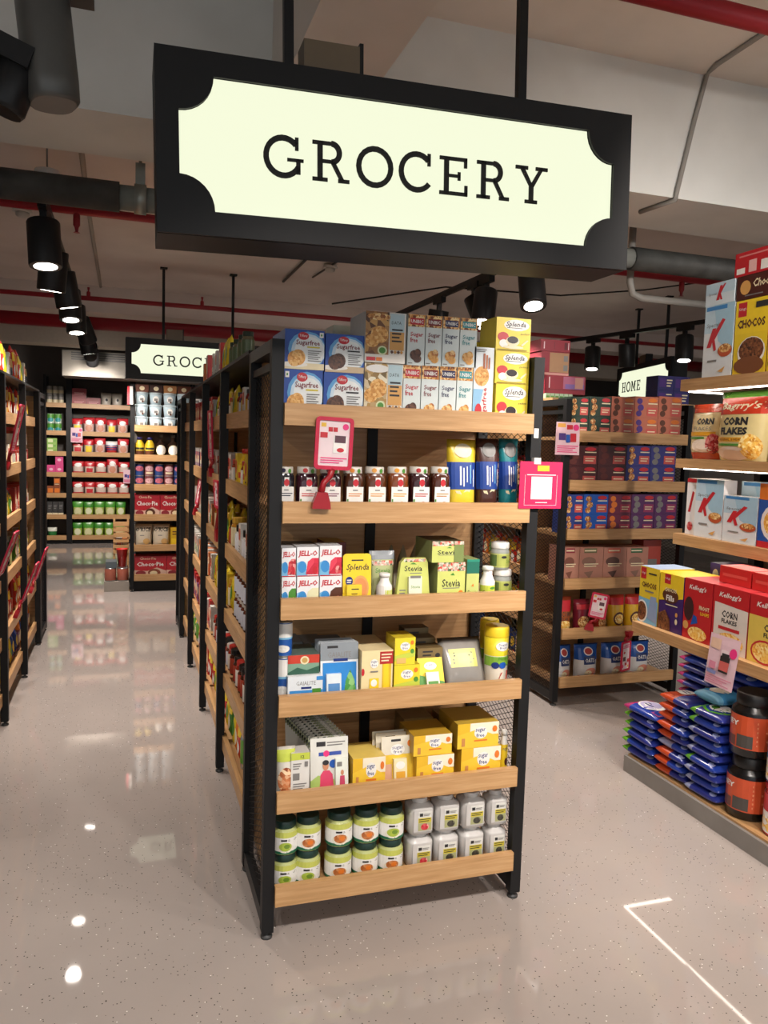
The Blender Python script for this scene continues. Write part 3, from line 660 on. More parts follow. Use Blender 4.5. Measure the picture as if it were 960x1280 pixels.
A_box(593, 618, 434, 0, '#dfe6e8', [('r', 0, .0, 1, .45, M('#8fbfe0', .4)), ('p', [(.2, 0), (1, 0), (1, .55), (.55, .5)], WHITE), ('e', .4, .62, .38, .13, TAN), ('e', .42, .6, .33, .11, COOKIE), ('r', .45, .72, .55, .92, M('#a3552a', .4)), ('r', .6, .72, .68, .9, M('#c06a32', .4)), ('r', .73, .72, .8, .87, M('#a3552a', .4)), ('tv', 'Sugarfree', .6, .25, .3, .44, RD, .01), ('e', .28, .17, .17, .09, RD), ('l', .1, .93, .6, .98, 2, GRYT)], 'narrow upright sugar-free cookie box beside the yellow sweetener stack', .15)
def spl(): return [('e', .58, .78, .37, .17, WHITE), ('t', 'Splenda', .56, .79, .58, .2, INKD, .015, .25), ('r', .3, .69, .75, .705, INKD), ('e', .2, .42, .16, .14, RD), ('e', .22, .22, .13, .12, WHITE), ('e', .48, .3, .2, .15, CRM), ('e', .48, .34, .16, .11, M('#2a1d20', .3)), ('e', .5, .12, .3, .05, CRM), ('t', 'packets', .83, .53, .26, .07, INKD, 0, .2), ('p', [(.72, .2), (.9, .36), (.93, .33), (.76, .16)], CRM), ('r', .05, .02, .9, .05, M('#9c8420', .5))]
z1 = A_box(619.5, 667.5, 480.5, 0, '#ecd23a', spl(), 'yellow sweetener box, bottom of the stack of three, sweetener rack', .12)
z2 = A_box(619.5, 668.5, 439.5, 0, '#ecd23a', spl(), 'yellow sweetener box, middle of the stack of three, sweetener rack', .12, base=z1)
A_box(620.5, 669, 397.5, 0, '#ecd23a', spl(), 'yellow sweetener box, topmost of the stack of three, sweetener rack', .12, base=z2)
for i, (y, hh) in enumerate(((.155, 0), (.205, 0), (.255, 0))):
    xx = .70-.012*i; ztop = ZS[0]-DECK
    put(carton(.1, .045, .27-.006*i, '#e3c734', [], '#d9bd2c'), 'carton_box', 'box', 'plain yellow box standing behind the yellow sweetener stack', 'yellow boxes behind the sweetener stack', (xx+.045, y+.0, ztop))
zz = A_box(416, 446, 407, 0, '#c9cbb8', [('r', .1, .1, .5, .6, YL), ('r', .6, .2, .9, .9, TEAL)], 'small grey and yellow box behind the blue cookie boxes', .1, yf=.27)
bagm = M('#b9c2c8', .15, 0, .75)
mb = MB(); mb.lathe([(.012, 0), (.05, .01), (.055, .035), (.03, .055), (.008, .06)], bagm, 12); o = tag(mb.build('plastic_bag', loc=(.078, .32, ZS[0]-DECK+.001)), 'crumpled clear plastic bag behind the blue cookie boxes', 'bag'); o.scale = (.5, 1.2, 3.6)
# ================= second shelf: jam jars, wafers
JAM = [('#1e1a22', '#2c2440', 'black'), ('#3a1622', '#c43a3a', 'cherry'), ('#3d1a24', '#7a3550', 'plum'), ('#4a2614', '#d9892e', 'apricot'), ('#5b3014', '#e0a04a', 'peach'), ('#7a3c12', '#e8a02c', 'orange'), ('#351318', '#b32d33', 'strawberry'), ('#4c2210', '#b8792e', 'fig')]
jx = [(354.5, 371), (372, 400), (401.5, 429), (431, 457.5), (458.5, 485.5), (487, 513.5), (514.5, 540), (541.5, 565.5)]
for (gl, fr, nm), (a, b) in zip(JAM, jx):
    x, w_, z, h = A_spec(a, b, 584, 1, .03); r = (w_ if b-a > 20 else .058)/2-.0006
    if b-a < 20: x = un(b, 600, 'Y', .03).x-r-.001
    fm = M(fr, .4)
    lb = [('r', .06, 0, .94, .72, WHITE), ('r', .4, .66, .66, 1, WHITE), ('e', .53, .84, .15, .11, RD), ('l', .38, .58, .64, .66, 1, GRYT), ('l', .16, .42, .86, .55, 2, fm), ('e', .62, .16, .2, .13, fm), ('e', .62, .16, .1, .07, M('#f0c060', .4)), ('r', .08, .28, .16, .36, GRN)]
    r2 = r*.97
    a_ = MB(); a_.lathe([(r2*.92, 0), (r2, .003), (r2, h*.78), (r2*.88, h*.84), (r2*.86, h*.86)], M(gl, .12, coat=.5), 24, (0, r2), sq=4)
    c_ = MB(); c_.lathe([(r2*.9, h*.85), (r2*.92, h*.86), (r2*.92, h*.985), (r2*.88, h)], M('#dcd6cc', .35), 20, (0, r2)); prints(c_, cyl_map(r2*.92, h*.86, h*.985, 2.2, r2), [('e', .35, .5, .12, .4, fm), ('e', .7, .4, .1, .4, GRN)], sub=8)
    l_ = MB(); prints(l_, lambda u, v, o: ((u-.5)*r2*2*.96, -o-.0006, .004+v*h*.74), lb)
    put(Proto([('jar_body', a_.mesh('jar_body')), ('lid', c_.mesh('lid')), ('label', l_.mesh('label'))], 2*r, 2*r, h), 'jam_jar', 'jar', f'square {nm} jam jar with white label on second {SR}', None, (x, .041 if b < 372 else .03, z))
for (a, b, yt), body, mid, nm, tl in (((567, 603, 550), '#e2c63a', YL, 'yellow', -5), ((604, 632, 549), '#4a2c26', BRN, 'brown', -4), ((633, 660, 549), '#1f7f86', TEAL, 'teal', -2)):
    x, w_, z, h = A_spec(a, b, yt, 1, .03)
    it = [('r', .0, .3, 1, .68, M('#20418f', .3)), ('r', .36, .36, .42, .62, WHITE), ('r', .48, .34, .52, .6, WHITE), ('r', .6, .4, .63, .62, WHITE), ('r', .72, .38, .76, .64, LBL), ('r', .84, .34, .87, .58, WHITE), ('p', [(.15, .02), (.35, .02), (.75, .3), (.55, .3)], CRM), ('p', [(.6, .02), (.8, .02), (.35, .28), (.2, .28)], CRM), ('e', .5, .84, .3, .1, M('#d9cfae', .4) if nm == 'yellow' else GRYT)]
    pp = pouch(w_*1.04, h, .05, M(body, .25), it, 8, 10, M(body, .3))
    put(pp, 'wafer_pack', 'bag', f'{nm} wafer pack with blue band leaning on second {SR}', None, (x, .045, z), rot=(R_(-4), 0, 0))
# ================= third shelf
def jello(fruit, second): return [('p', [(0, 0), (.5, 0), (.42, .35), (.2, .52), (0, .45)], LBL), ('e', .25, .32, .2, .2, M('#3d8fd0', .4)), ('p', [(.42, .06), (1, .06), (1, .62), (.7, .62), (.5, .5)], fruit), ('t', 'JELL-O', .5, .76, .88, .24, RD, .03, .1), ('e', .84, .2, .12, .14, second), ('r', .02, 0, .98, .03, RD)]
FR = [(BERRY, RD), (food('red_gel', '#b81f35', '#d6334a', '#e8566a', 30), RD), (food('red_gel', '#b81f35', '#d6334a', '#e8566a', 30), BERRY)]
FL = [(GRN, LGRN), (M('#e6e2b8', .4), CRM), (BRN, BERRY)]
cl = [(352, 370.2), (371, 398.8), (399.6, 427.5)]
for i, (a, b) in enumerate(cl):
    zt = A_box(a, b, 721-.6*i, 2, '#e9ebec', jello(*FL[i]), f"white gelatin dessert box with {['green', 'cream', 'brown'][i]} picture on third {SR}", .08)
    A_box(a, b, 685-1.5*i, 2, '#e9ebec', jello(*FR[i]), f"white gelatin dessert box with red gel, above the {['green', 'cream', 'brown'][i]} one", .08, base=zt, top='#c8ccd0')
x, w_, z, h = A_spec(376, 444, 679, 2, .22); put(carton(.07, .12, h, '#7a2a26', [], '#6a2320', '#c9a62e'), 'carton_box', 'box', 'dark red box with yellow top behind the gelatin boxes', None, (x+.03, .24, z))
put(carton(.1, .14, h*.93, '#34383e', [], '#2b2e33'), 'carton_box', 'box', 'dark grey box behind the gelatin dessert boxes', None, (x-.075, .24, z))
x, w_, z, h = A_spec(430, 466, 693, 2, .035)
pr = card_pack(w_, h, YL, [('t', 'Splenda', .52, .72, .8, .16, INKD, .015, .25), ('l', .3, .84, .72, .9, 1, INKD), ('e', .62, .32, .3, .25, TAN), ('e', .62, .32, .24, .2, M('#d98f55', .4)), ('e', .22, .46, .13, .09, DBL), ('l', .14, .42, .3, .5, 2, WHITE)], (.1, .0, .62, .4, .016, [('l', .3, .72, .8, .84, 1, INKD), ('l', .3, .3, .7, .6, 3, BRN)]), M('#e8cd33', .3), round_=.012)
put(pr, 'sweetener_pack', 'pack', f'rounded yellow blister pack with orange disc on third {SR}', None, (x, .04, z), rot=(R_(-4), 0, 0))
x, w_, z, h = A_spec(466, 498, 691, 2, .07)
put(pouch(w_, h, .03, M('#b9c08a', .25), [('r', 0, .82, 1, 1, M('#8e9498', .25)), ('r', .08, .7, .95, .8, food('leaf_print', '#3c5a2a', '#d9d2c2', '#c84a3a', 160)), ('t', 'Stevia', .5, .6, .6, .1, GRN)], seal=M('#8e9498', .2)), 'stevia_pouch', 'bag', f'pale green grey-topped pouch behind white bottle on third {SR}', None, (x, .085, z), rot=(R_(-5), 0, 0))
x, w_, z, h = A_spec(474, 493, 718, 2, .03)
put(bottle(w_/2, h, WHITE, WHITE, WHITE, [('r', .45, .1, .95, .7, LGRN), ('l', .5, .2, .9, .6, 3, GRN)], .6, .62), 'tablet_bottle', 'bottle', 'small white tablet bottle standing before the green pouch', None, (x, .03, z))
for i in range(3):
    x, w_, z, h = A_spec(499+i*8, 509+i*8, 683, 2, .26)
    mb = MB(); mb.lathe([(.03, 0), (.03, .01), (.022, h*.6), (.002, h)], M('#a9a88f', .25), 4); tag(mb.build('tea_pyramid', loc=(x+.02*i-.03, .3, z+.0004)), 'pointed grey-green pack tip behind the pale green card', 'pack', 'pointed packs behind the pale green card')
x, w_, z, h = A_spec(497, 540.5, 699, 2, .035)
mb = MB(); mb.prism([(-w_/2, 0), (w_/2, 0), (w_*.42, h*.9), (w_*.36, h), (-w_*.24, h), (-w_*.36, h*.9)], 0, .02, M('#c9cf6f', .35))
prints(mb, lambda u, v, o: ((u-.5)*w_, -o, v*h), [('r', .22, .91, .85, .98, food('leaf_print', '#3c5a2a', '#d9d2c2', '#c84a3a', 160)), ('t', 'Stevia', .5, .76, .52, .13, INKD, .01), ('r', .4, .64, .74, .66, GRYT), ('l', .1, .1, .28, .3, 3, GRYT), ('p', [(.4, .86), (.5, .9), (.6, .85)], GRN)])
b_ = MB(); b_.box((-w_*.16, -.012, .01), (w_*.22, 0, h*.58), M('#e4e6cf', .35)); prints(b_, lambda u, v, o: (-w_*.16+u*w_*.38, -.012-o, .01+v*h*.56), [('r', .1, .84, .9, .95, GRYT), ('t', 'Stevia', .5, .5, .7, .13, GRN), ('r', .1, .03, .9, .09, ORG)])
put(Proto([('card', mb.mesh('card')), ('dispenser', b_.mesh('dispenser'))], w_, .02, h), 'stevia_card', 'pack', f'pale green card pack with white dispenser on third {SR}', None, (x, .045, z+.0011), rot=(R_(-3), 0, 0))
def stev(): return [('r', 0, .78, 1, 1, food('leaf_print', '#3c5a2a', '#d9d2c2', '#c84a3a', 160)), ('t', 'Stevia', .5, .48, .66, .2, INKD, .01), ('p', [(.45, .68), (.55, .74), (.62, .67)], GRN), ('r', .2, .34, .8, .36, GRYT)]
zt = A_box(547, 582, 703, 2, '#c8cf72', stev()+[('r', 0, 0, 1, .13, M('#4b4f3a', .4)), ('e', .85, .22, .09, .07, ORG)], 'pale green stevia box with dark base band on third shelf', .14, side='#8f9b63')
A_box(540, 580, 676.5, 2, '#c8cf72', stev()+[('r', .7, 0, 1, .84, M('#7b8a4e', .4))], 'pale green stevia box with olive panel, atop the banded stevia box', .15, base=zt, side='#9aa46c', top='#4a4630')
A_box(583.5, 599.5, 699, 2, '#bfc776', [('r', 0, .66, 1, 1, M('#1f6a58', .4)), ('r', 0, .94, 1, 1, M('#2b8a70', .4)), ('t', 'Stevia', .52, .2, .8, .12, INKD), ('p', [(.4, .36), (.55, .42), (.6, .34)], ORG)], 'slim stevia box with dark teal top beside white bottle', .09, side='#8f9b63')
x, w_, z, h = A_spec(604, 621.5, 709, 2, .03)
put(bottle(w_/2, h, WHITE, WHITE, LGRN, [('t', 'Stevia', .5, .5, .6, .22, INKD), ('e', .6, .8, .12, .1, GRN)], .62, .62, lab=(.05, .45)), 'stevia_bottle', 'bottle', f'white bottle with yellow-green label on third {SR}', None, (x, .025, z))
GLASS = M('#c9cfc9', .1, 0, .55)
x, w_, z, h = A_spec(622, 652.5, 713, 2, .06); rj = w_/2
lab = [('r', .0, .1, 1, .9, M('#aeb65c', .4)), ('r', 0, .1, .3, .9, M('#5d7340', .4)), ('e', .5, .75, .08, .1, INKD), ('t', 'Stevia', .72, .45, .3, .25, GRN)]
pj = jar(rj, h, GLASS, WHITE, M('#b9c06e', .4), lab, .24, (.1, .6), .9)
put(pj, 'stevia_jar', 'jar', f'round clear jar with white lid, lower of two, third {SR}', None, (x, .06, z))
put(pj, 'stevia_jar', 'jar', f'round clear jar with white lid, upper of two, third {SR}', None, (x-.012, .06, z+h))
# ================= fourth shelf
def dcan(yt, base, lb):
    x, w_, z, h = A_spec(347, 358.5, yt, 3, .05, base); r = .026
    put(can(r, h, M('#2459a8', .35), [('r', 0, .55, 1, 1, WHITE), ('r', 0, .5, 1, .56, LBL), ('e', .4, .2, .3, .12, WHITE)], n=14), 'sweetener_tin', 'can', lb, None, (.0385+r, .05, z)); return z+h
zt = dcan(822, None, 'blue and white round tin, lower of two beside mesh side')
dcan(778, zt, 'blue and white round tin, upper of two beside mesh side')
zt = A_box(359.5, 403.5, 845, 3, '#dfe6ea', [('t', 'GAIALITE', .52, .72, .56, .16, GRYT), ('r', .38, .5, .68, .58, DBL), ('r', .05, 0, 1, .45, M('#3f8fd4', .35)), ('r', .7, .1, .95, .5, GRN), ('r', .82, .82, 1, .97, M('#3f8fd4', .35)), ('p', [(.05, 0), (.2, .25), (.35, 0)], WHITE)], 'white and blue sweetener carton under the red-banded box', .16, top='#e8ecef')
A_box(359.5, 399.5, 818.5, 3, '#7fa38c', [('r', 0, .56, 1, 1, M('#c8412f', .4)), ('e', .53, .72, .14, .22, CRM), ('e', .53, .72, .09, .14, M('#c9a25c', .4)), ('p', [(0, .1), (.3, .36), (.6, .2), (1, .4), (1, 0), (0, 0)], M('#2f5a47', .4))], 'red-banded green box on top of the white carton', .13, yf=.05, base=zt, side='#5b6f68')
for i in range(3):
    x, w_, z, h = A_spec(372+i*18, 396+i*18, 803+i, 3, .25); put(carton(.07, .12, h, '#6f787c', [], '#62696d'), 'carton_box', 'box', 'plain grey box at the back of the fourth shelf', 'grey boxes at the back of the fourth shelf', (.13+.075*i, .26, z))
x, w_, z, h = A_spec(402, 450, 805, 3, .04)
put(card_pack(w_, h, M('#e3e8ea', .3), [('r', 0, .68, 1, 1, M('#8b9297', .25)), ('r', .18, .9, .46, .945, INKD), ('t', 'GAIALITE', .5, .78, .62, .1, GRYT), ('r', .34, .66, .72, .71, DBL), ('r', .06, .04, .95, .64, M('#2f86cf', .35)), ('p', [(.62, .06), (.95, .06), (.9, .3), (.78, .5), (.66, .3)], food('mint', '#2f6a35', '#4f9a48', '#8fc37a', 60))], (.14, .02, .52, .45, .014, [('r', .1, .25, .9, .6, M('#5b8fc6', .4)), ('l', .2, .05, .8, .2, 2, GRYT)]), M('#dfe9ee', .25)), 'sweetener_pack', 'pack', f'blue blister pack with silver top on fourth {SR}', None, (x, .045, z), rot=(R_(-5), 0, 0))
for i in range(4):
    put(card_pack(w_*.97, h, M('#9aa1a6', .3), [('r', .3, .9, .6, .94, INKD)]), 'sweetener_pack', 'pack', 'silver-topped card pack lined up behind the blue blister pack', 'card packs behind the blue blister pack', (x-.002*i, .058+.014*i, z), rot=(R_(-5), 0, 0))
A_box(452, 491.5, 813, 3, '#e9d7a4', [('r', .66, .0, .95, .72, M('#d8b52d', .4)), ('p', [(.72, .03), (.9, .03), (.86, .7), (.7, .7)], YL), ('r', .58, .7, 1, .97, M('#b3302c', .4)), ('l', .62, .74, .96, .94, 3, CRM), ('e', .4, .72, .13, .1, WHITE), ('t', 'sugar', .4, .75, .2, .06, DBL), ('t', 'free', .4, .69, .16, .05, DBL), ('r', .26, .06, .56, .4, YL), ('r', .26, .06, .56, .18, GRN), ('e', .4, .3, .1, .08, WHITE), ('e', .5, .1, .12, .08, DBL), ('l', .28, .52, .52, .58, 1, GRYT), ('e', .04, .55, .05, .08, RD)], 'cream carton with red tag and yellow panel on fourth shelf', .2, side='#dcc48d', top='#e6d5a6')
def sfn(): return [('e', .5, .68, .24, .16, WHITE), ('t', 'sugar', .5, .73, .34, .1, DBL), ('t', 'free', .5, .62, .26, .09, DBL), ('p', [(0, .35), (1, .5), (1, .3), (0, .15)], LGRN), ('r', .1, .06, .55, .26, M('#e0b66a', .4)), ('e', .85, .5, .09, .09, GRN), ('e', .84, .82, .08, .08, ORG)]
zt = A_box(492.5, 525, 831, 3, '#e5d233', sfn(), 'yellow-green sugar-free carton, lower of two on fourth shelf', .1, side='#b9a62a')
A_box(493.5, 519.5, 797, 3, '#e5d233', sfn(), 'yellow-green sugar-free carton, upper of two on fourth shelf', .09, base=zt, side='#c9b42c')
for i in range(3):
    x, w_, z, h = A_spec(514, 545, 791+i*4, 3, .16); put(carton(w_, .06, h*(1-.05*i), '#7d6a45', [('l', .2, .1+.0, .6, .95, 9, INKD), ('e', .8, .8, .1, .06, INKD), ('e', .8, .5, .1, .06, INKD)], '#6a5838'), 'carton_box', 'box', 'bronze printed box behind the yellow-green cartons', 'bronze boxes behind the yellow-green cartons', (x, .23-.065*i, z))
x, w_, z, h = A_spec(527, 559, 826, 3, .035)
put(card_pack(w_, h*1.05, YL, [('e', .5, .75, .25, .12, WHITE), ('t', 'sugar', .5, .77, .3, .07, DBL), ('p', [(0, 0), (1, 0), (1, .25), (0, .5)], GRN)], (.25, .05, .75, .55, .012, [('r', .1, .1, .9, .45, GRN)]), M('#e8ecd8', .3)), 'sweetener_pack', 'pack', f'leaning yellow and green blister card on fourth {SR}', None, (x, .04, z), rot=(R_(-24), 0, 0))
x, w_, z, h = A_spec(558, 610, 803, 3, .06)
put(pouch(w_*1.05, .155, .04, M('#8b8781', .18), [('r', .18, .32, .82, .72, M('#c3c264', .35)), ('l', .28, .54, .72, .66, 2, INKD), ('l', .25, .38, .75, .52, 2, GRYT)], seal=M('#77736e', .15)), 'clear_pouch', 'bag', f'grey translucent pouch with yellow-green label on fourth {SR}', None, (x, .05, z), rot=(R_(-28), 0, 0))
for a, b, yt, yf, lb in ((606, 632, 776, .135, 'yellow sweetener canister, rear of two on fourth shelf'), (613.5, 642, 785, .05, 'yellow sweetener canister, front of two on fourth shelf')):
    x, w_, z, h = A_spec(a, b, yt, 3, yf); r = w_/2
    mb = MB(); mb.lathe([(r*.97, 0), (r, .004), (r*.97, h*.5), (r, h*.82)], M('#e8e4d2', .3), 22, (0, r), mats=[WHITE, M('#e4ddcb', .3), M('#e2cf30', .3), YL])
    prints(mb, cyl_map(r*1.002, 0, h*.82, math.pi), [('r', 0, .4, 1, .6, M('#7fae3a', .35)), ('e', .55, .82, .2, .1, WHITE), ('t', 'Sugar', .55, .85, .26, .06, DBL), ('t', 'free', .55, .79, .2, .05, DBL), ('e', .35, .42, .1, .07, DBL), ('e', .55, .42, .1, .07, BL), ('p', [(.42, .05), (.7, .08), (.74, .3), (.5, .26)], M('#c8483a', .4)), ('t', 'Natura', .58, .57, .3, .07, GRN)], sub=10)
    l_ = MB(); l_.lathe([(r*1.01, h*.82), (r*1.02, h*.83), (r*1.0, h*.97), (r*.93, h)], YL, 22, (0, r))
    put(Proto([('canister', mb.mesh('canister')), ('lid', l_.mesh('lid'))], 2*r, 2*r, h), 'sweetener_canister', 'can', lb, None, (min(x, WA-.039-r), yf, z))
# ================= fifth shelf
x, w_, z, h = A_spec(343, 363, 936, 4, .03)
put(pouch(.06, h, .035, M('#d9d5c8', .3), [('r', 0, .72, 1, .95, LGRN), ('e', .5, .35, .42, .26, food('pastry', '#8a3f22', '#c87a4a', '#eacfa8', 90))]), 'stevia_pouch', 'bag', f'white pouch with pastry picture beside mesh side, fifth {SR}', None, (.071, .03, z))
A_box(363.8, 387.5, 941, 4, '#dcdad4', [('r', 0, .84, 1, 1, LGRN), ('t', '12', .6, .91, .2, .07, INKD, .02), ('r', .1, .38, .46, .54, GRYT), ('l', .12, .1, .85, .32, 4, GRYT), ('l', .1, .62, .55, .78, 3, GRYT), ('r', .72, .68, .9, .8, GRYT)], 'slim white box with pale green top and barcode, fifth shelf', .06, side='#c9c7c0')
x, w_, z, h = A_spec(390, 438, 926, 4, .04)
fan = [('r', 0, .82, 1, 1, food('speckled_leaf', '#1e2a1a', '#cfcdc4', '#7f8a5a', 130)), ('r', .1, .74, .35, .82, INKD), ('l', .4, .74, .9, .82, 2, GRYT)]
wp = card_pack(w_, h, M('#dcdcd4', .35), [('r', .16, .84, .4, .93, INKD), ('l', .44, .83, .92, .93, 2, GRYT), ('r', .22, .66, .82, .73, M('#3c54a4', .4)), ('e', .42, .7, .08, .06, PNK), ('p', [(0, 0), (.7, 0), (.62, .2), (.2, .3), (0, .2)], M('#a9c46a', .4)), ('p', [(.24, .02), (.62, .02), (.58, .3), (.5, .38), (.34, .38), (.26, .3)], M('#d8466a', .45)), ('e', .4, .47, .08, .09, SKIN), ('e', .4, .53, .085, .05, INKD), ('e', .6, .5, .1, .08, BL)], (.64, .02, .97, .6, .014, [('r', .1, .75, .5, .9, GRYT), ('p', [(.3, .1), (.75, .1), (.7, .45), (.35, .45)], M('#c84a68', .4)), ('e', .52, .55, .13, .09, SKIN), ('r', 0, 0, 1, .1, GRN)]), M('#e6ebe0', .25))
put(wp, 'sweetener_card', 'pack', f'white card pack with pink-shirted figure, front of the fan', None, (x, .05, z), rot=(R_(-7), 0, 0))
fc = card_pack(w_, h, M('#cfcfc6', .35), [('r', 0, .8, 1, 1, food('speckled_leaf', '#1e2a1a', '#cfcdc4', '#7f8a5a', 130)), ('r', .1, .7, .4, .78, INKD), ('l', .45, .7, .9, .78, 2, GRYT)])
for i in range(12):
    put(fc, 'sweetener_card', 'pack', 'speckled white card pack fanned out behind the pink-shirted one', 'card packs fanned out on the fifth shelf', (x-.003-.0022*i, .073+.021*i, z), rot=(R_(-4), R_(-.15*i), 0))
def gold(): return [('r', .3, .5, 1, 1, M('#f2e9cf', .4)), ('p', [(0, .55), (.5, .75), (1, .4), (1, 0), (0, 0)], M('#edc53a', .4)), ('e', .56, .6, .16, .24, WHITE), ('t', 'sugar', .55, .68, .24, .17, DBL, .01), ('t', 'free', .55, .5, .2, .15, DBL, .01), ('e', .9, .72, .06, .13, ORG), ('l', .4, .22, .72, .36, 1, ORG), ('r', .1, .1, .18, .42, M('#c88a4c', .4))]
A_box(441, 482, 947, 4, '#e7b92f', gold(), 'single yellow sugar-free box beside the yellow blister card', .13, side='#caa02a', top='#e5c865')
x, w_, z, h = A_spec(480, 521, 924, 4, .045)
gp = card_pack(w_, h, M('#e8c23a', .35), [('r', 0, .6, 1, 1, M('#ddd7c4', .4)), ('r', .3, .88, .6, .93, INKD), ('e', .5, .7, .22, .12, WHITE), ('t', 'sugar', .5, .73, .34, .08, DBL), ('t', 'free', .5, .66, .26, .07, DBL), ('e', .9, .82, .1, .08, ORG), ('r', 0, .03, .3, .4, M('#d8a88a', .4))], (.34, .05, .74, .52, .012, [('e', .5, .7, .35, .18, WHITE), ('r', .15, .1, .85, .4, M('#e0a73a', .4))]), M('#eadfb2', .3))
put(gp, 'sweetener_card', 'pack', 'yellow blister card with dispenser between the yellow boxes', None, (x, .055, z), rot=(R_(-9), 0, 0))
for i in range(2): put(gp, 'sweetener_card', 'pack', 'yellow blister card lined up behind the front yellow card', 'yellow cards behind the front one', (x-.008-.006*i, .088+.02*i, z), rot=(R_(-9), 0, 0))
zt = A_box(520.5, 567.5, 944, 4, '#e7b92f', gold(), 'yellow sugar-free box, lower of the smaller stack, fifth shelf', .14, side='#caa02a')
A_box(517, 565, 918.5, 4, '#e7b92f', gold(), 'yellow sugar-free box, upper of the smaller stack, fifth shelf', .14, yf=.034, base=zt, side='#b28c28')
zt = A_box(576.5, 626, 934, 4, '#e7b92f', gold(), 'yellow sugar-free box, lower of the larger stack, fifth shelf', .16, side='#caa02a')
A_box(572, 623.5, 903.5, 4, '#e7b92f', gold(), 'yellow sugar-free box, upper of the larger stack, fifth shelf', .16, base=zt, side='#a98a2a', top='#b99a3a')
x, w_, z, h = A_spec(628, 641.5, 914, 4, .05)
put(bottle(w_/2, h, WHITE, WHITE, YL, [('t', 'sugar', .5, .8, .4, .14, DBL), ('e', .6, .3, .15, .16, BRN)], .7, .74, lab=(.05, .66)), 'drops_bottle', 'bottle', 'slim white and yellow bottle beside larger yellow stack', None, (x, .05, z))
for px_, d_ in ((548, .28), (520, .3)):
    x, w_, z, h = A_spec(px_, px_+45, 896, 4, d_); put(carton(.11, .1, h, '#9c8550', [], '#8a7446'), 'carton_box', 'box', 'plain tan box at the back of the fifth shelf', 'tan boxes at the back of the fifth shelf', (x if px_ == 548 else x-.06, d_, z))
# ================= bottom shelf
LIDG = M('#16342c', .35); BODG = M('#b8bf7c', .12, 0, None, 0, .3)
jc = [(341.5, 369), (371.5, 405), (411, 445), (445.8, 478.5), (479.5, 510)]
tops = [1029, 1023, 1018, 1014, 1011]
def stj(red): return [('r', 0, .0, 1, .74, WHITE), ('r', 0, .74, 1, 1, M('#c2c860', .4)), ('r', 0, 0, 1, .12, M('#1f6a48', .4)), ('e', .47, .28, .17, .22, M('#e9e4d2', .4)), ('e', .47, .34, .13, .2, food('muffin', '#8f4a22', '#b96f3a', '#d9a06a', 120) if red else M('#a9bd46', .4)), ('e', .5, .36, .06, .1, ORG if red else M('#6f8f2f', .4)), ('r', .38, .6, .5, .68, INKD), ('l', .52, .58, .72, .68, 2, GRYT)]
RDROW = [(0, 0), (0, 1), (1, 1), (1, 1), (1, 0)]
for ji, ((a, b), yt, (lo, up)) in enumerate(zip(jc, tops, RDROW)):
    x, w_, z, h2 = A_spec(a, b, yt, 5, .03); h = h2/2; r = w_/2-.0008
    if a < 345: r = .04; x = .0385+r
    if a > 475: r = .0415; x -= .002
    for k, base, tx in ((lo, z, 'lower'), (up, z+h, 'upper')):
        put(jar(r, h, BODG, LIDG, WHITE, stj(k), .24, (.05, .7), .84, lidr=.86), 'stevia_jar', 'jar', f"dark-lidded {'brown' if k else 'green'}-picture stevia jar, {NTH[4-ji]} from the square jars, {tx} row", f"stevia jars with {'brown' if k else 'green'} picture, {tx} row", (x, .03, base))
PLS = M('#c9c6c2', .16, 0, None, .0, .4)
wc = [(513.5, 545), (546.5, 577.5), (579.5, 609.5), (611.5, 641.5)]
for i, (a, b) in enumerate(wc):
    x, w_, z, h2 = A_spec(a, b, 1001-3.5*i, 5, .03); h = h2/2; r = w_/2-.0008
    pic = BERRY if i == 0 else food('black_nut', '#1c1a18', '#3a362f', '#6d6a52', 120)
    its = [('r', .24, .05, .95, .92, M('#d9d8d0', .4)), ('r', .24, .4, .95, .62, M('#c9b93a', .4)), ('l', .28, .43, .9, .6, 2, INKD), ('r', .24, .05, .95, .4, M('#a8a878', .4)), ('e', .6, .22, .22, .15, pic), ('r', .3, .7, .48, .84, INKD), ('l', .52, .7, .88, .82, 2, GRYT)]
    pj = jar(r, h, PLS, PLS, PLS, its, .16, (.1, .74), .62, 24, sq=4.5, lidr=.62)
    for base, tx in ((z, 'lower'), (z+h, 'upper')):
        put(pj, 'sweetener_jar', 'jar', f"square translucent jar with {'pink' if i == 0 else 'black'} fruit label, {NTH[i]} from the stevia jars, {tx} row", f"square jars with {'pink' if i == 0 else 'black'} fruit label, {tx} row", (x, .03, base))
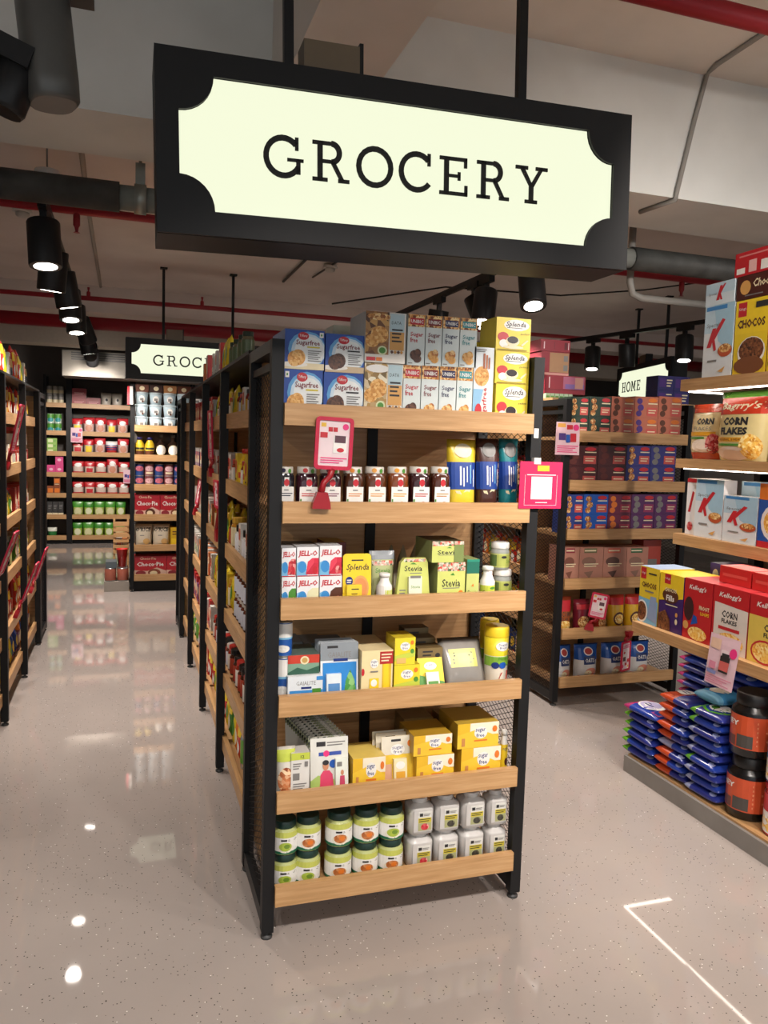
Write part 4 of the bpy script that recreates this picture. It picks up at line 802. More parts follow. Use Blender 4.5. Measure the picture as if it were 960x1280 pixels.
# ------------------------------------------------------------------ clip-on sign holders and printed cards
PINKR = M('#c2193f', .35); CLIPR = M('#9c1420', .3); PAPER = M('#e8d3d6', .35)
def rrect(w, h, r, n=5):
    p = []
    for cx, cz, a0 in ((w/2-r, h/2-r, 0), (-w/2+r, h/2-r, 90), (-w/2+r, -h/2+r, 180), (w/2-r, -h/2+r, 270)):
        p += [(cx+r*math.cos(R_(a0+90*k/(n-1))), cz+r*math.sin(R_(a0+90*k/(n-1)))) for k in range(n)]
    return p
_HOLD = {}
def holder(label, loc, rz, w=.112, h=.15, arm=.1, tilt=0., items=None, group=None):
    """rounded red frame with a paper insert on a jointed arm, clipped to a shelf board; loc = jaw centre"""
    k = (w, h, arm)
    if k not in _HOLD:
        fr = MB(); o_ = rrect(w, h, .012); i_ = rrect(w-.022, h-.022, .005); n = len(o_)
        for y, fl in ((-.006, 1), (.002, 0)):
            for a in range(n):
                b = (a+1) % n; q = [(o_[a][0], y, o_[a][1]), (o_[b][0], y, o_[b][1]), (i_[b][0], y, i_[b][1]), (i_[a][0], y, i_[a][1])]; fr.face(q if fl else q[::-1], PINKR)
        for P_ in (o_, i_):
            for a in range(n):
                b = (a+1) % n; fr.face([(P_[a][0], -.006, P_[a][1]), (P_[b][0], -.006, P_[b][1]), (P_[b][0], .002, P_[b][1]), (P_[a][0], .002, P_[a][1])], PINKR)
        pa = MB(); pa.box((-w/2+.008, -.002, -h/2+.008), (w/2-.008, 0, h/2-.008), PAPER)
        W2, H2 = w-.022, h-.022
        prints(pa, lambda u, v, o: ((u-.5)*W2, -.002-o, (v-.5)*H2), [('r', .06, .86, .22, .95, M('#e0b33a', .4)), ('r', .3, .76, .44, .86, RD), ('r', .46, .76, .6, .86, RD), ('e', .86, .88, .1, .07, PNK), ('r', .04, .62, .28, .74, RD), ('r', .48, .3, .92, .66, WHITE), ('r', .52, .52, .88, .68, M('#5a3a44', .4)), ('e', .72, .36, .12, .05, RD), ('l', .08, .05, .95, .2, 3, PNK)])
        ar = MB(); ar.tube([(0, .004, -h/2+.004), (-.004, .006, -h/2-.02), (-.022, .002, -h/2-arm*.45), (-.03, -.002, -h/2-arm*.8)], [.012, .009, .009, .011], CLIPR, 8)
        cl = MB(); cl.prism([(-.055, -h/2-arm-.03), (.0, -h/2-arm-.03), (-.002, -h/2-arm-.012), (-.012, -h/2-arm*.78), (-.042, -h/2-arm*.78), (-.053, -h/2-arm-.012)], -.012, .012, CLIPR)
        _HOLD[k] = [('frame', fr.mesh('frame')), ('paper_insert', pa.mesh('paper_insert')), ('arm', ar.mesh('arm')), ('clip', cl.mesh('clip'))]
    t = thing('sign_holder', label, 'sign holder', loc, rz, group)
    for n_, me in _HOLD[k]:
        o = link(n_, me, t, None, (.027, 0, h/2+arm+.03)); 
    t.rotation_euler.y = tilt
    return t
c0 = un(404, 637, 'Y', -.03)
holder('red clip-on sign holder with pink offer sheet on sweetener rack', (.146, -.027, 1.318), 0, .113, .152, .085, R_(2))
# pink card (its printed code is left out) hung on the front right post
t = thing('pink_card', 'square pink card with white panel on the sweetener rack post', 'card', (.868, -.0145, 1.395), R_(0))
W_, H_ = .152, .15; mb = MB(); mb.box((-W_/2, -.003, -H_/2), (W_/2, 0, H_/2), M('#c81650', .4))
prints(mb, lambda u, v, o: ((u-.5)*W_, -.003-o, (v-.5)*H_), [('r', .12, .07, .88, .076, PAPER), ('r', .12, .07, .126, .72, PAPER), ('r', .874, .07, .88, .72, PAPER), ('r', .27, .2, .76, .68, WHITE), ('r', .4, .8, .68, .92, M('#d8b32a', .4)), ('l', .16, .7, .84, .74, 1, PAPER), ('l', .38, .11, .66, .15, 1, PAPER)])
mb.build('card', t)
mb = MB(); mb.box((-.028, -.004, H_/2-.008), (-.004, .0155, H_/2+.012), M('#d9d6d0', .3)); mb.build('clip', t)
mb = MB(); mb.box((.844, -.0015, 1.545), (.86, .0005, 1.575), WHITE); tag(mb.build('shelf_sticker'), 'small white sticker on the sweetener rack right post', 'sticker')
def sheet(label, loc, rz, w, h, items, tilt=0, col='#e6c3cc', name='offer_sheet'):
    mb = MB(); n = 6                                           # slightly curled paper, 2 mm thick with its sleeve
    P = lambda u, v, o: ((u-.5)*w, -o-.012*math.sin(u*2.2)*(1-v), (v-1)*h)
    for sg, o in ((1, .002), (-1, 0)):
        for j in range(n):
            q = [P(0, j/n, o), P(1, j/n, o), P(1, (j+1)/n, o), P(0, (j+1)/n, o)]; mb.face(q if sg > 0 else q[::-1], M(col, .3))
    prints(mb, lambda u, v, o: P(u, v, o+.0025), items, sub=6)
    o = mb.build(name); o.location = loc; o.rotation_euler = (tilt, 0, rz); return tag(o, label, 'poster')
OFF = [('r', .06, .84, .4, .96, M('#e2a23c', .4)), ('r', .45, .78, .7, .92, RD), ('e', .84, .84, .13, .1, PNK), ('r', .12, .45, .4, .66, PURP), ('r', .42, .38, .58, .62, BL), ('r', .6, .4, .85, .66, RD), ('l', .06, .06, .95, .3, 4, PNK)]
sheet('pink offer sheet hung from the snack-bar rack post', (1.992, 1.70, 1.665), 0, .15, .185, OFF)
sheet('pale pink offer sheet with jar picture hung from cereal shelf', (1.843, .205, .80), R_(-90), .16, .20, [('r', .05, .72, .4, .92, M('#e5bfa6', .4)), ('r', .45, .62, .7, .74, PAPER), ('e', .85, .72, .12, .1, PNK), ('r', .46, .3, .78, .62, M('#2d2a2a', .4)), ('r', .46, .34, .78, .52, M('#c8605a', .4)), ('r', .5, .62, .74, .68, INKD), ('r', .1, .32, .34, .46, M('#d98aa2', .4)), ('r', .04, .22, .4, .29, M('#7f87b8', .4)), ('l', .04, .03, .96, .2, 4, M('#d98aa2', .4))], R_(-6))
def Bh(i, y, z, label, side, h, lean, arm=.06):                   # edge-on holders along the aisle rows
    X = .022 if side == 'B' else -.985
    t = holder(label, (X, y, z), R_(0) if side == 'B' else R_(180), .11, h, arm, 0)
    t.rotation_euler = (R_(lean), 0, R_(-86) if side == 'B' else R_(86)); return t
Bh(0, 1.85, ZS[1]-.02, 'tall red sign holder clipped on second shelf of second sweetener-row bay', 'B', .245, 2)
Bh(0, 1.5, ZS[2]-.022, 'small red sign holder clipped on third shelf of second sweetener-row bay', 'B', .13, 3, .13)
Bh(0, 2.8, ZS[2]-.022, 'red sign holder clipped on third shelf of third sweetener-row bay', 'B', .16, -8, .04)
Bh(0, 2.3, ZS[1]-.02, 'tall red sign holder clipped on second shelf of third opposite-row bay', 'C', .26, 12)
Bh(0, 1.75, ZS[3]-.0, 'red sign holder clipped on fourth shelf of second opposite-row bay', 'C', .22, 20)
Bh(0, 2.6, ZS[4]-.0, 'red sign holder clipped on fifth shelf of third opposite-row bay', 'C', .24, 20)
Bh(0, 3.35, ZS[4]+.0, 'red sign holder clipped on fifth shelf of fourth opposite-row bay', 'C', .22, 18)
# ------------------------------------------------------------------ snack-bar rack products
SQ = 'shelf of snack-bar rack'
def Q_row(s, xs, yt, specs, what, rows=2, d=.14):
    yf = 1.762
    for qi, ((a, b), (body, it, nm)) in enumerate(zip(zip(xs, xs[1:]), specs)):
        x0, x1 = un(a, yt, 'Y', yf).x, un(b, yt, 'Y', yf).x; x0 = max(x0, 2.0+PW+.003); x1 = min(x1, 2.8715-PW-.003); z = ZS[s]-DECK
        h = (un((a+b)/2, yt, 'Y', yf).z-z)/rows; pr = carton(x1-x0-.003, d, h, body, it)
        for k in range(rows):
            pos = ('' if rows == 1 else (', lower' if k == 0 else ', upper'))
            put(pr, 'snack_box', 'box', f'{nm} {what}, {NTH[qi]} from pink card{pos}, {ORD[s]} {SQ}', f'{nm} boxes on {ORD[s]} {SQ}', ((x0+x1)/2, yf, z+k*h))
def bar(pan, nut, logo=RD): return [('e', .2, .78, .12, .14, nut), ('e', .25, .48, .13, .16, nut), ('e', .18, .2, .12, .14, nut), ('e', .75, .84, .19, .1, logo), ('l', .56, .62, .95, .74, 1, CRM), ('r', .52, .1, .95, .5, pan), ('l', .58, .2, .9, .42, 2, CRM)]
SAL = M('#c8564e', .4)
Q_row(0, [709, 737, 765, 794, 824, 853], 496, [('#24382a', bar(SAL, NUTS), 'dark green'), ('#24382a', bar(SAL, NUTS), 'dark green'), ('#b86a52', bar(SAL, BRN, ORG), 'salmon'), ('#b86a52', bar(SAL, PURP, ORG), 'salmon'), ('#b86a52', bar(SAL, BRN, ORG), 'salmon')], 'snack-bar box')
Q_row(1, [706, 748, 784, 814, 846], 557, [('#4a1c1e', bar(SAL, M('#5f2a26', .5)), 'maroon'), ('#4a1c1e', bar(SAL, M('#5f2a26', .5)), 'maroon'), ('#35357e', bar(SAL, NUTS), 'indigo'), ('#35357e', bar(SAL, GRYT), 'indigo')], 'snack-bar box')
Q_row(2, [703, 730, 761, 790, 819, 847], 618, [('#2a3f86', bar(SAL, NUTS), 'slate blue'), ('#1b58b8', bar(SAL, NUTS), 'bright blue'), ('#6d2440', bar(M('#a23048', .4), ORG), 'wine red'), ('#59295e', bar(M('#94335e', .4), GRYT), 'purple'), ('#59295e', bar(M('#94335e', .4), GRYT), 'purple')], 'snack-bar box')
KR = lambda c, s2: [('r', .18, .84, .72, .97, c), ('l', .2, .86, .68, .95, 1, CRM), ('e', .4, .6, .3, .13, s2), ('l', .2, .44, .8, .56, 2, CRM), ('p', [(.2, .3), (.45, .12), (.6, .34)], s2), ('r', .2, 0, .66, .1, c)]
Q_row(3, [703, 725, 755, 784, 811], 684, [('#b57f6c', KR(M('#8a2a38', .4), M('#7a4a3c', .5)), 'plain tan'), ('#b57f6c', KR(M('#6d6a45', .4), M('#8d6a5a', .5)), 'olive-tagged tan'), ('#b57f6c', KR(M('#d2604a', .4), M('#5f4138', .5)), 'brown-burst tan'), ('#b57f6c', KR(M('#25603c', .4), M('#8d6a5a', .5)), 'green-tagged tan')], 'tall snack carton', 1, .16)
put(carton(.13, .12, .24, '#b24a3e', [('r', .2, .2, .8, .5, GRYT)]), 'snack_box', 'box', 'tall red carton set back on fourth shelf of snack-bar rack', None, (2.73, 1.86, ZS[3]-DECK))
z5 = ZS[4]-DECK
for x, h, b, seal, it, nm in ((2.085, .21, '#a8582e', '#8d3a22', [('r', 0, .6, 1, .9, RD), ('t', 'CORN', .6, .52, .6, .14, INKD, .02), ('t', 'FLAKES', .6, .38, .6, .1, INKD), ('e', .5, .18, .4, .16, FLAKE)], 'orange corn flakes bag at the left end'), (2.215, .19, '#7c2030', '#8d2a3a', [('e', .5, .3, .35, .2, GRAN), ('r', .1, .7, .9, .85, RD)], 'dark red muesli bag'), (2.335, .2, '#c8402e', '#b03024', [('p', [(.2, .1), (1, .1), (1, .8), (.4, .7)], YL), ('e', .6, .25, .3, .16, NUTS)], 'red and yellow muesli bag'), (2.455, .21, '#e2b22c', '#b53a28', [('r', 0, .72, 1, .92, RD), ('e', .55, .32, .36, .2, BRN), ('e', .55, .32, .28, .14, FLAKE)], 'yellow muesli bag with dark bowl'), (2.575, .21, '#e2b22c', '#b53a28', [('r', 0, .72, 1, .92, RD), ('e', .55, .32, .36, .2, BRN), ('e', .55, .32, .28, .14, FLAKE)], 'yellow muesli bag beside the cereal shelving')):
    put(pouch(.112, h, .08, M(b, .25), it, 8, 8, M(seal, .3)), 'muesli_bag', 'bag', f'{nm}, fifth {SQ}'.replace(', fifth', ' on fifth'), None, (x, 1.775, z5))
for i, x in enumerate((2.075, 2.265, 2.455, 2.635)):
    it = [('r', 0, .55, 1, .97, M('#25519c', .25)), ('e', .5, .8, .2, .12, WHITE), ('e', .5, .8, .16, .09, M('#b03a34', .4)), ('r', .28, .42, .8, .66, M('#1b2f63', .3)), ('t', 'OATS', .54, .54, .4, .12, WHITE, .02), ('e', .6, .2, .25, .12, M('#d98a72', .4)), ('e', .48, .16, .16, .09, CRM), ('r', .1, .03, .95, .09, M('#c8524e', .4))]
    put(pouch(.165 if i else .12, .205, .1, M('#d9d8d6', .25), it, 9, 9, M('#25519c', .3), waist=.04), 'oats_bag', 'bag', f'blue and white oats bag, {NTH[i]} from mesh side, bottom shelf of snack-bar rack', 'oats bags on the snack-bar rack', (x+(.025 if i == 0 else 0), 1.775, ZS[5]-DECK))
holder('red sign holder clipped on fifth shelf of snack-bar rack', (2.21, 1.713, ZS[4]-.01), R_(-35), .1, .15, .05, R_(8))
t = holder('narrow red sign holder hanging from fifth shelf before the oats bags', (2.49, 1.713, .435), R_(24), .1, .18, .03)
t.rotation_euler.y = math.pi                     # hangs upside down from its clip
# large cartons stacked on top of the row behind the snack-bar rack
def big(x, y, z, w, d, h, body, its, lb, rz=R_(-90)):
    put(carton(w, d, h, body, its, body), 'shipping_carton', 'carton', lb, None, (x, y, z), rz); return z+h
zt = big(2.14, 2.0, 1.845, .28, .3, .11, '#8e1a2c', [('r', .0, .2, 1, .24, M('#6a0e1c', .4)), ('r', .45, .28, .97, .95, M('#a85a78', .4)), ('r', .5, .28, .97, .55, M('#7a5a9a', .4)), ('r', .74, .32, .94, .92, M('#c08a7a', .4)), ('r', .1, .3, .12, .9, PAPER)], 'flat red carton, lowest of pile on top of snack-bar rack', 0)
zt = big(2.07, 2.01, zt, .19, .3, .14, '#8e1a2c', [('r', .0, .0, 1, .1, M('#d0948a', .5)), ('r', .3, .12, .99, .96, M('#a9805c', .5)), ('r', .8, .6, .95, .85, GRYT), ('r', .8, .2, .95, .45, GRYT)], 'red carton with tan panel stacked above the flat red carton', 0)
big(2.065, 2.005, zt, .2, .3, .07, '#8e1a2c', [('r', .1, .2, .13, .8, PAPER), ('r', .45, .2, .47, .8, M('#6a0e1c', .4)), ('r', .8, .2, .9, .8, M('#5a0c18', .4)), ('r', .93, .2, .95, .8, PAPER)], 'thin red carton topmost of the pile on snack-bar rack', 0)
mb = MB(); mb.box((2.0, 1.90, 1.8005), (3.06, 2.185, 1.815), OAKX); tag(mb.build('top_board'), 'oak board laid over the top of snack-bar rack', 'board')
mb = MB(); mb.box((2.0, 2.19, 1.8005), (2.43, 3.88, 1.815), OAKX); tag(mb.build('top_board'), 'oak board laid over the row behind snack-bar rack', 'board')
for i in range(6):
    put(carton(.027, .28, .03, '#a9c2a2', [('r', .1, .1, .9, .5, GRN)]), 'snack_box', 'box', 'small pale green pack in the row under the flat red carton', 'small pale green packs under the red carton', (2.017+.031*i, 1.985, 1.815))
for i in range(2):
    for k in range(2):
        put(carton(.12, .12, .09, '#2e2a66', [('r', .1, .2, .5, .8, PURP), ('l', .55, .2, .9, .8, 3, CRM)]), 'snack_box', 'box', 'dark purple box stacked on the row beyond the snack-bar rack', 'dark purple boxes beyond the snack bars', (2.865+.122*i, 2.0, 1.815+.09*k))
# ------------------------------------------------------------------ cereal shelving products (facing the aisle)
SC = 'cereal shelving'
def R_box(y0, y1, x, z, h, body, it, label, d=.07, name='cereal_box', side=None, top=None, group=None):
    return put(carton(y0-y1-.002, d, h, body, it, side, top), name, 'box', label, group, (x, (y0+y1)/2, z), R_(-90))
SKB = M('#bcd7e6', .35)
def sk(): return [('r', 0, .62, 1, 1, SKB), ('p', [(.3, 1), (1, 1), (1, .3), (.5, .5)], M('#a5cbdf', .35)), ('r', .05, .93, .75, .985, M('#3f86c4', .35)), ('t', 'Special', .3, .72, .42, .07, GRYT), ('p', [(.12, .42), (.26, .42), (.42, .68), (.3, .68)], RD), ('p', [(.28, .56), (.36, .5), (.72, .78), (.62, .8)], RD), ('p', [(.28, .54), (.36, .58), (.46, .38), (.38, .36)], RD), ('e', .76, .36, .24, .09, M('#b9532f', .4)), ('e', .76, .39, .2, .06, GRAN), ('l', .18, .2, .5, .26, 1, GRYT), ('p', [(.55, .08), (.8, .14), (.72, .06)], TAN)]
def chocos(): return [('r', 0, .55, 1, 1, YL), ('r', .08, .78, .34, .97, RD), ('t', "Kellogg's", .21, .88, .22, .05, WHITE), ('t', 'CHOCOS', .5, .68, .84, .12, BRN, .04), ('e', .55, .3, .42, .2, WHITE), ('e', .55, .32, .38, .17, CHOCF), ('e', .5, .12, .46, .12, M('#7a4a2c', .4)), ('r', .62, .87, .98, .95, INKD)]
z1, z2, z3, z4 = [a[0]+.0005 for a in RZ]
R_box(.825, .745, 2.25, z1, .31, '#d8e3ea', sk(), 'pale blue cereal box set back at the end of top cereal shelf', .07)
R_box(.735, .552, 2.085, z1, .318, '#dfe6ea', sk(), 'tall pale blue cereal box with red letter on top cereal shelf', .07)
R_box(.74, .56, 2.085, z1+.318, .097, '#d3e2ea', [('r', 0, .5, 1, 1, SKB), ('p', [(.38, .2), (.48, .2), (.58, .85), (.5, .85)], RD), ('p', [(.44, .5), (.52, .45), (.7, .9), (.64, .9)], RD), ('p', [(.46, .5), (.52, .54), (.6, .2), (.54, .2)], RD), ('t', 'Special', .25, .5, .28, .14, GRYT)], 'low pale blue cereal pack lying on the tall pale blue box', .2)
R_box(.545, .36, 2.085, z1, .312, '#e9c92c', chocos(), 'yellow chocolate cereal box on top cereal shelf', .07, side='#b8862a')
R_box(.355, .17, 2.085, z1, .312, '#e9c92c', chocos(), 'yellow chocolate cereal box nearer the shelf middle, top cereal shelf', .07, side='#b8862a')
R_box(.55, .3, 2.085, z1+.314, .1, '#4a1e18', [('e', .2, .5, .12, .3, TAN), ('t', 'Chocos', .62, .62, .5, .34, CRM, .02, .2), ('l', .2, .1, .6, .2, 1, GRYT)], 'dark brown pack lying on the yellow chocolate cereal box', .2)
R_box(.57, .33, 2.085, z1+.4145, .1, '#c2212b', [('r', .05, .1, .25, .34, WHITE), ('r', .34, .1, .52, .6, M('#e9b9b4', .4)), ('r', .62, .1, .84, .5, WHITE), ('l', .1, .75, .9, .9, 1, M('#e08a86', .4))], 'red pack topmost of the pile on top cereal shelf', .2)
cfb = [('r', 0, .66, 1, .9, M('#cf3f26', .25)), ('t', "Bagrry's", .52, .77, .76, .14, CRM, .02, .25), ('t', 'CORN', .5, .56, .5, .12, INKD, .05), ('t', 'FLAKES', .48, .42, .56, .11, INKD, .05), ('r', .1, .27, .9, .33, M('#e9a72c', .3)), ('t', 'ORIGINAL & HEALTHIER', .5, .3, .7, .035, BRN), ('r', .15, .21, .7, .24, GRN), ('e', .45, .1, .35, .1, M('#f0d9c8', .4)), ('e', .8, .2, .17, .18, FLAKE)]
b1 = pouch(.30, .30, .13, M('#e9d79a', .2), cfb, 10, 10, M('#5d9a3c', .25), waist=.03)
put(b1, 'corn_flakes_bag', 'bag', 'big corn flakes bag with green seal, second cereal shelf', None, (2.08, .51, z2), R_(-90))
b2 = pouch(.235, .255, .11, M('#e8d3a0', .2), [('r', 0, .0, 1, .12, M('#d85a28', .25)), ('r', 0, .84, 1, 1, M('#cf4a2a', .25)), ('t', 'CORN', .55, .68, .46, .12, INKD, .05), ('t', 'FLAKES', .5, .55, .5, .07, GRYT), ('r', .1, .42, .85, .49, M('#e9a72c', .3)), ('r', .1, .36, .6, .4, GRN), ('e', .55, .24, .34, .12, M('#f2e2d0', .4)), ('e', .8, .28, .16, .18, BERRY)], 10, 10, M('#cf4a2a', .25))
put(b2, 'corn_flakes_bag', 'bag', 'smaller orange-edged corn flakes bag at end of second cereal shelf', None, (2.13, .768, z2), R_(-90))
b3 = pouch(.2, .24, .1, M('#e2c23a', .2), [('r', 0, .66, 1, .92, M('#cf3f26', .25)), ('e', .5, .3, .36, .24, NUTS)], 8, 8, M('#24502e', .3))
put(b3, 'muesli_bag', 'bag', 'yellow and red muesli bag past the big corn flakes bag', None, (2.1, .23, z2), R_(-90))
put(pouch(.2, .26, .06, M('#24502e', .3), [], 6, 6), 'muesli_bag', 'bag', 'dark green bag standing behind the big corn flakes bag', None, (2.27, .42, z2), R_(-90))
SKS = '#e6e3e2'
R_box(.80, .735, 2.10, z3, .26, '#e9e7e6', [('p', [(.2, .4), (.45, .4), (.8, .75), (.6, .78)], RD), ('e', .5, .15, .3, .08, BERRY), ('r', 0, .93, 1, 1, RD)], 'cereal box turned sideways with red letter on third cereal shelf', .19)
R_box(.722, .545, 2.085, z3, .262, '#dfe6ea', sk(), 'pale blue cereal box, first facing on third cereal shelf', .07, side=SKS, top='#f0efee')
R_box(.54, .345, 2.085, z3, .2, '#dfe6ea', sk(), 'shorter pale blue cereal box on third cereal shelf', .07, side=SKS, top='#f0efee')
R_box(.535, .3, 2.17, z3, .262, '#cfe0ea', sk(), 'pale blue cereal box behind the shorter one, third cereal shelf', .07, side=SKS, top='#f0efee')
R_box(.34, .15, 2.085, z3, .262, '#2456a8', [('r', 0, .75, 1, 1, ORG), ('e', .5, .4, .42, .3, WHITE), ('e', .5, .4, .34, .22, FLAKE), ('r', 0, 0, 1, .1, RD)], 'blue cereal box with white bowl on third cereal shelf', .07)
RK = M('#c4242b', .35)
def kell(it): return [('t', "Kellogg's", .48, .86, .62, .1, WHITE, .02, .25)]+it
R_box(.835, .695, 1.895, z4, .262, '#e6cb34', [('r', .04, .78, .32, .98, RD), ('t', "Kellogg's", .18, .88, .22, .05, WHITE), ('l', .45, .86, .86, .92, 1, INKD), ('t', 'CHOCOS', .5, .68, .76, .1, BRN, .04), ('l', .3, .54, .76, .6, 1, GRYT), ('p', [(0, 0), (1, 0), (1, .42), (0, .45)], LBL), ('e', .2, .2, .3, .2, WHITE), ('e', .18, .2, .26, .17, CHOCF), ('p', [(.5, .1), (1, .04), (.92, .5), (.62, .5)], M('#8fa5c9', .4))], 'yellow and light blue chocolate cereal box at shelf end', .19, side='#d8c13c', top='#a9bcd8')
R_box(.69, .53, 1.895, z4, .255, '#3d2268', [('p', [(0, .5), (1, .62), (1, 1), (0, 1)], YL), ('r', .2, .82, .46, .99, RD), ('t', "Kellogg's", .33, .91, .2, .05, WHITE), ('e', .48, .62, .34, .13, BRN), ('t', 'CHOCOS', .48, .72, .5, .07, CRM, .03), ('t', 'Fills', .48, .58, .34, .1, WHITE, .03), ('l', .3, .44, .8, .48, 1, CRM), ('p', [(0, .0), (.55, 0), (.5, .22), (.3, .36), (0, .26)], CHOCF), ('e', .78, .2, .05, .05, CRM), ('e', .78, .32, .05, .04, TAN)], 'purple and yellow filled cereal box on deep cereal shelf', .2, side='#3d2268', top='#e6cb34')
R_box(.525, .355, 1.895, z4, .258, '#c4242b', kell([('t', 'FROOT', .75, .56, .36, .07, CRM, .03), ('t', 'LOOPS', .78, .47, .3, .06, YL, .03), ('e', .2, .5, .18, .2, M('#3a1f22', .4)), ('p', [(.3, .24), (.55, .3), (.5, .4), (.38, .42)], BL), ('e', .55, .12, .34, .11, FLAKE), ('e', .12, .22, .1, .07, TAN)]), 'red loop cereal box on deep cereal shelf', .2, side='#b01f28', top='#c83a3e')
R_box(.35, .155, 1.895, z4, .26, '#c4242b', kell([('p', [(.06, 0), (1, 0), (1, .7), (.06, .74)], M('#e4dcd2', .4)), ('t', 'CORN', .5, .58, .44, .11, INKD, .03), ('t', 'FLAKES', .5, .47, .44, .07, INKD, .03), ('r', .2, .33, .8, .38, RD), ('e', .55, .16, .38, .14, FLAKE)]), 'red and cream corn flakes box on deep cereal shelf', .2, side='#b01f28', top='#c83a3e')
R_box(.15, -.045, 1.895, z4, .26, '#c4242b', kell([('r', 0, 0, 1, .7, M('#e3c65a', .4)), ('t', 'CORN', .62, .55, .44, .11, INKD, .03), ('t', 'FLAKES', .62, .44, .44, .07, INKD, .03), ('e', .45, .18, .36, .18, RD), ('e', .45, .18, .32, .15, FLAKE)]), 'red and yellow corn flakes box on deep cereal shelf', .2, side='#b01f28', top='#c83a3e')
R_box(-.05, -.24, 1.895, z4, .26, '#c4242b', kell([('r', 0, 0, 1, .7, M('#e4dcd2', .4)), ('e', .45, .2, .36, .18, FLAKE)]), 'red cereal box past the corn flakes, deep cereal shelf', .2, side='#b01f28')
PB = lambda: [('e', .25, .65, .14, .18, CRM), ('e', .62, .68, .12, .2, TAN), ('e', .3, .25, .14, .16, CRM), ('e', .68, .25, .12, .18, WHITE), ('r', 0, .0, 1, .05, CRM)]
put(carton(.135, .15, .15, '#3d2268', PB(), '#2d1850'), 'cereal_box', 'box', 'purple box, lower of two behind the red loop cereal', None, (2.13, .58, z4), R_(-90))
put(carton(.135, .15, .15, '#3d2268', PB(), '#2d1850'), 'cereal_box', 'box', 'purple box, upper of two behind the red loop cereal', None, (2.13, .58, z4+.15), R_(-90))
for i in range(2):
    put(carton(.17, .12, .07, '#cf2d2c', [('l', .1, .3, .9, .7, 1, M('#e05a50', .4))], '#c42828', '#e2544a'), 'cereal_box', 'box', 'flat red pack lying across the tops of red cereal boxes', 'flat red packs above the red cereal boxes', (1.96, .31-.18*i, z4+.2605), R_(-90))
# bags and tubs on the plinth
DB = M('#243e98', .2); DB2 = M('#2a3584', .22); END = {'green': M('#5fa32a', .22), 'pink': M('#a83266', .22), 'orange': M('#c24a26', .22), 'grey': M('#8f95b4', .2)}
TOPP = [('e', .45, .5, .3, .36, WHITE), ('e', .45, .5, .26, .3, M('#b9b2d6', .3)), ('l', .3, .36, .6, .64, 2, DBL), ('p', [(.75, .1), (.95, .1), (.95, .9), (.75, .9)], M('#a3407c', .3))]
TOPO = [('p', [(.3, .05), (.9, .05), (.8, .95), (.4, .9)], M('#e06a2c', .3)), ('e', .3, .6, .2, .24, WHITE), ('l', .22, .5, .4, .7, 2, DBL)]
TOPG = [('e', .5, .5, .4, .44, END['green']), ('e', .5, .5, .33, .37, DB), ('e', .5, .5, .27, .28, WHITE), ('l', .36, .38, .64, .62, 2, RD)]
zb = .0855
NTHB = ['lowest', 'second', 'third', 'fourth', 'fifth', 'sixth', 'seventh', 'eighth', 'ninth', 'tenth', 'eleventh', 'twelfth', 'thirteenth']
def stack(x, y, n, ends, t, L, W_, items, what, jit=.008, endn=.2):
    pl_ = {}
    for k in range(n):
        e = ends[k % len(ends)] if k < n-1 else ends[-1]; top = k == n-1
        key = (e, top, k % 2)
        if key not in pl_: pl_[key] = pillow(L, W_, t, DB if k % 2 else DB2, END[e], items if top else [('e', .8, .1, .08, .09, M('#9aa3cc', .3))], endn=endn)
        put(pl_[key], 'snack_bag', 'bag', f'{what}, topmost of stack' if top else (f'{what}, lowest of stack' if k == 0 else f'{what}, {NTHB[k]} from bottom'), f'{what} stack', (x+random.uniform(-jit, jit), y+random.uniform(-jit, jit)*.6, zb+k*t*.985), R_(-90)+random.uniform(-.05, .05))
stack(1.955, .752, 6, ['green', 'green', 'green', 'green', 'green', 'pink'], .041, .235, .165, TOPP, 'navy bag with green end at plinth corner')
stack(1.96, .535, 9, ['orange', 'orange', 'orange', 'grey', 'orange'], .041, .2, .165, TOPO, 'navy and orange snack bag on plinth', endn=.4)
stack(1.955, .335, 9, ['grey', 'grey', 'grey', 'green'], .042, .19, .165, TOPG, 'navy bag with grey end on plinth')
stack(2.26, .71, 13, ['pink'], .04, .235, .26, [], 'navy bag with pink end at plinth back')
stack(2.26, .455, 13, ['pink'], .04, .24, .26, [], 'plain navy bag below deep cereal shelf')
put(pillow(.15, .15, .05, M('#4aa4e4', .22), M('#7cc4ee', .22), [('e', .5, .5, .3, .3, WHITE)]), 'snack_bag', 'bag', 'light blue bag lying across the bag stacks beside black tubs', None, (2.012, .405, .4592))
ORL = M('#c9502c', .35)
def tub(): return [('r', 0, 0, 1, 1, ORL), ('t', 'WHEY', .34, .74, .4, .16, WHITE, .03), ('l', .16, .52, .5, .62, 2, INKD), ('r', .22, .04, .5, .34, M('#6a3a34', .4)), ('r', .52, .04, .72, .42, M('#4c4743', .4)), ('l', .76, .1, .95, .9, 6, M('#e08a62', .4))]
tb = jar(.082, .25, M('#131314', .25), M('#101011', .4), ORL, tub(), .2, (.14, .66), .72, 26, lidr=.8)
put(tb, 'protein_tub', 'tub', 'black protein tub with orange label, lower of two on plinth', None, (1.885, .165, zb), R_(-90))
put(tb, 'protein_tub', 'tub', 'black protein tub with orange label, upper of two on plinth', None, (1.885, .165, zb+.25), R_(-90))
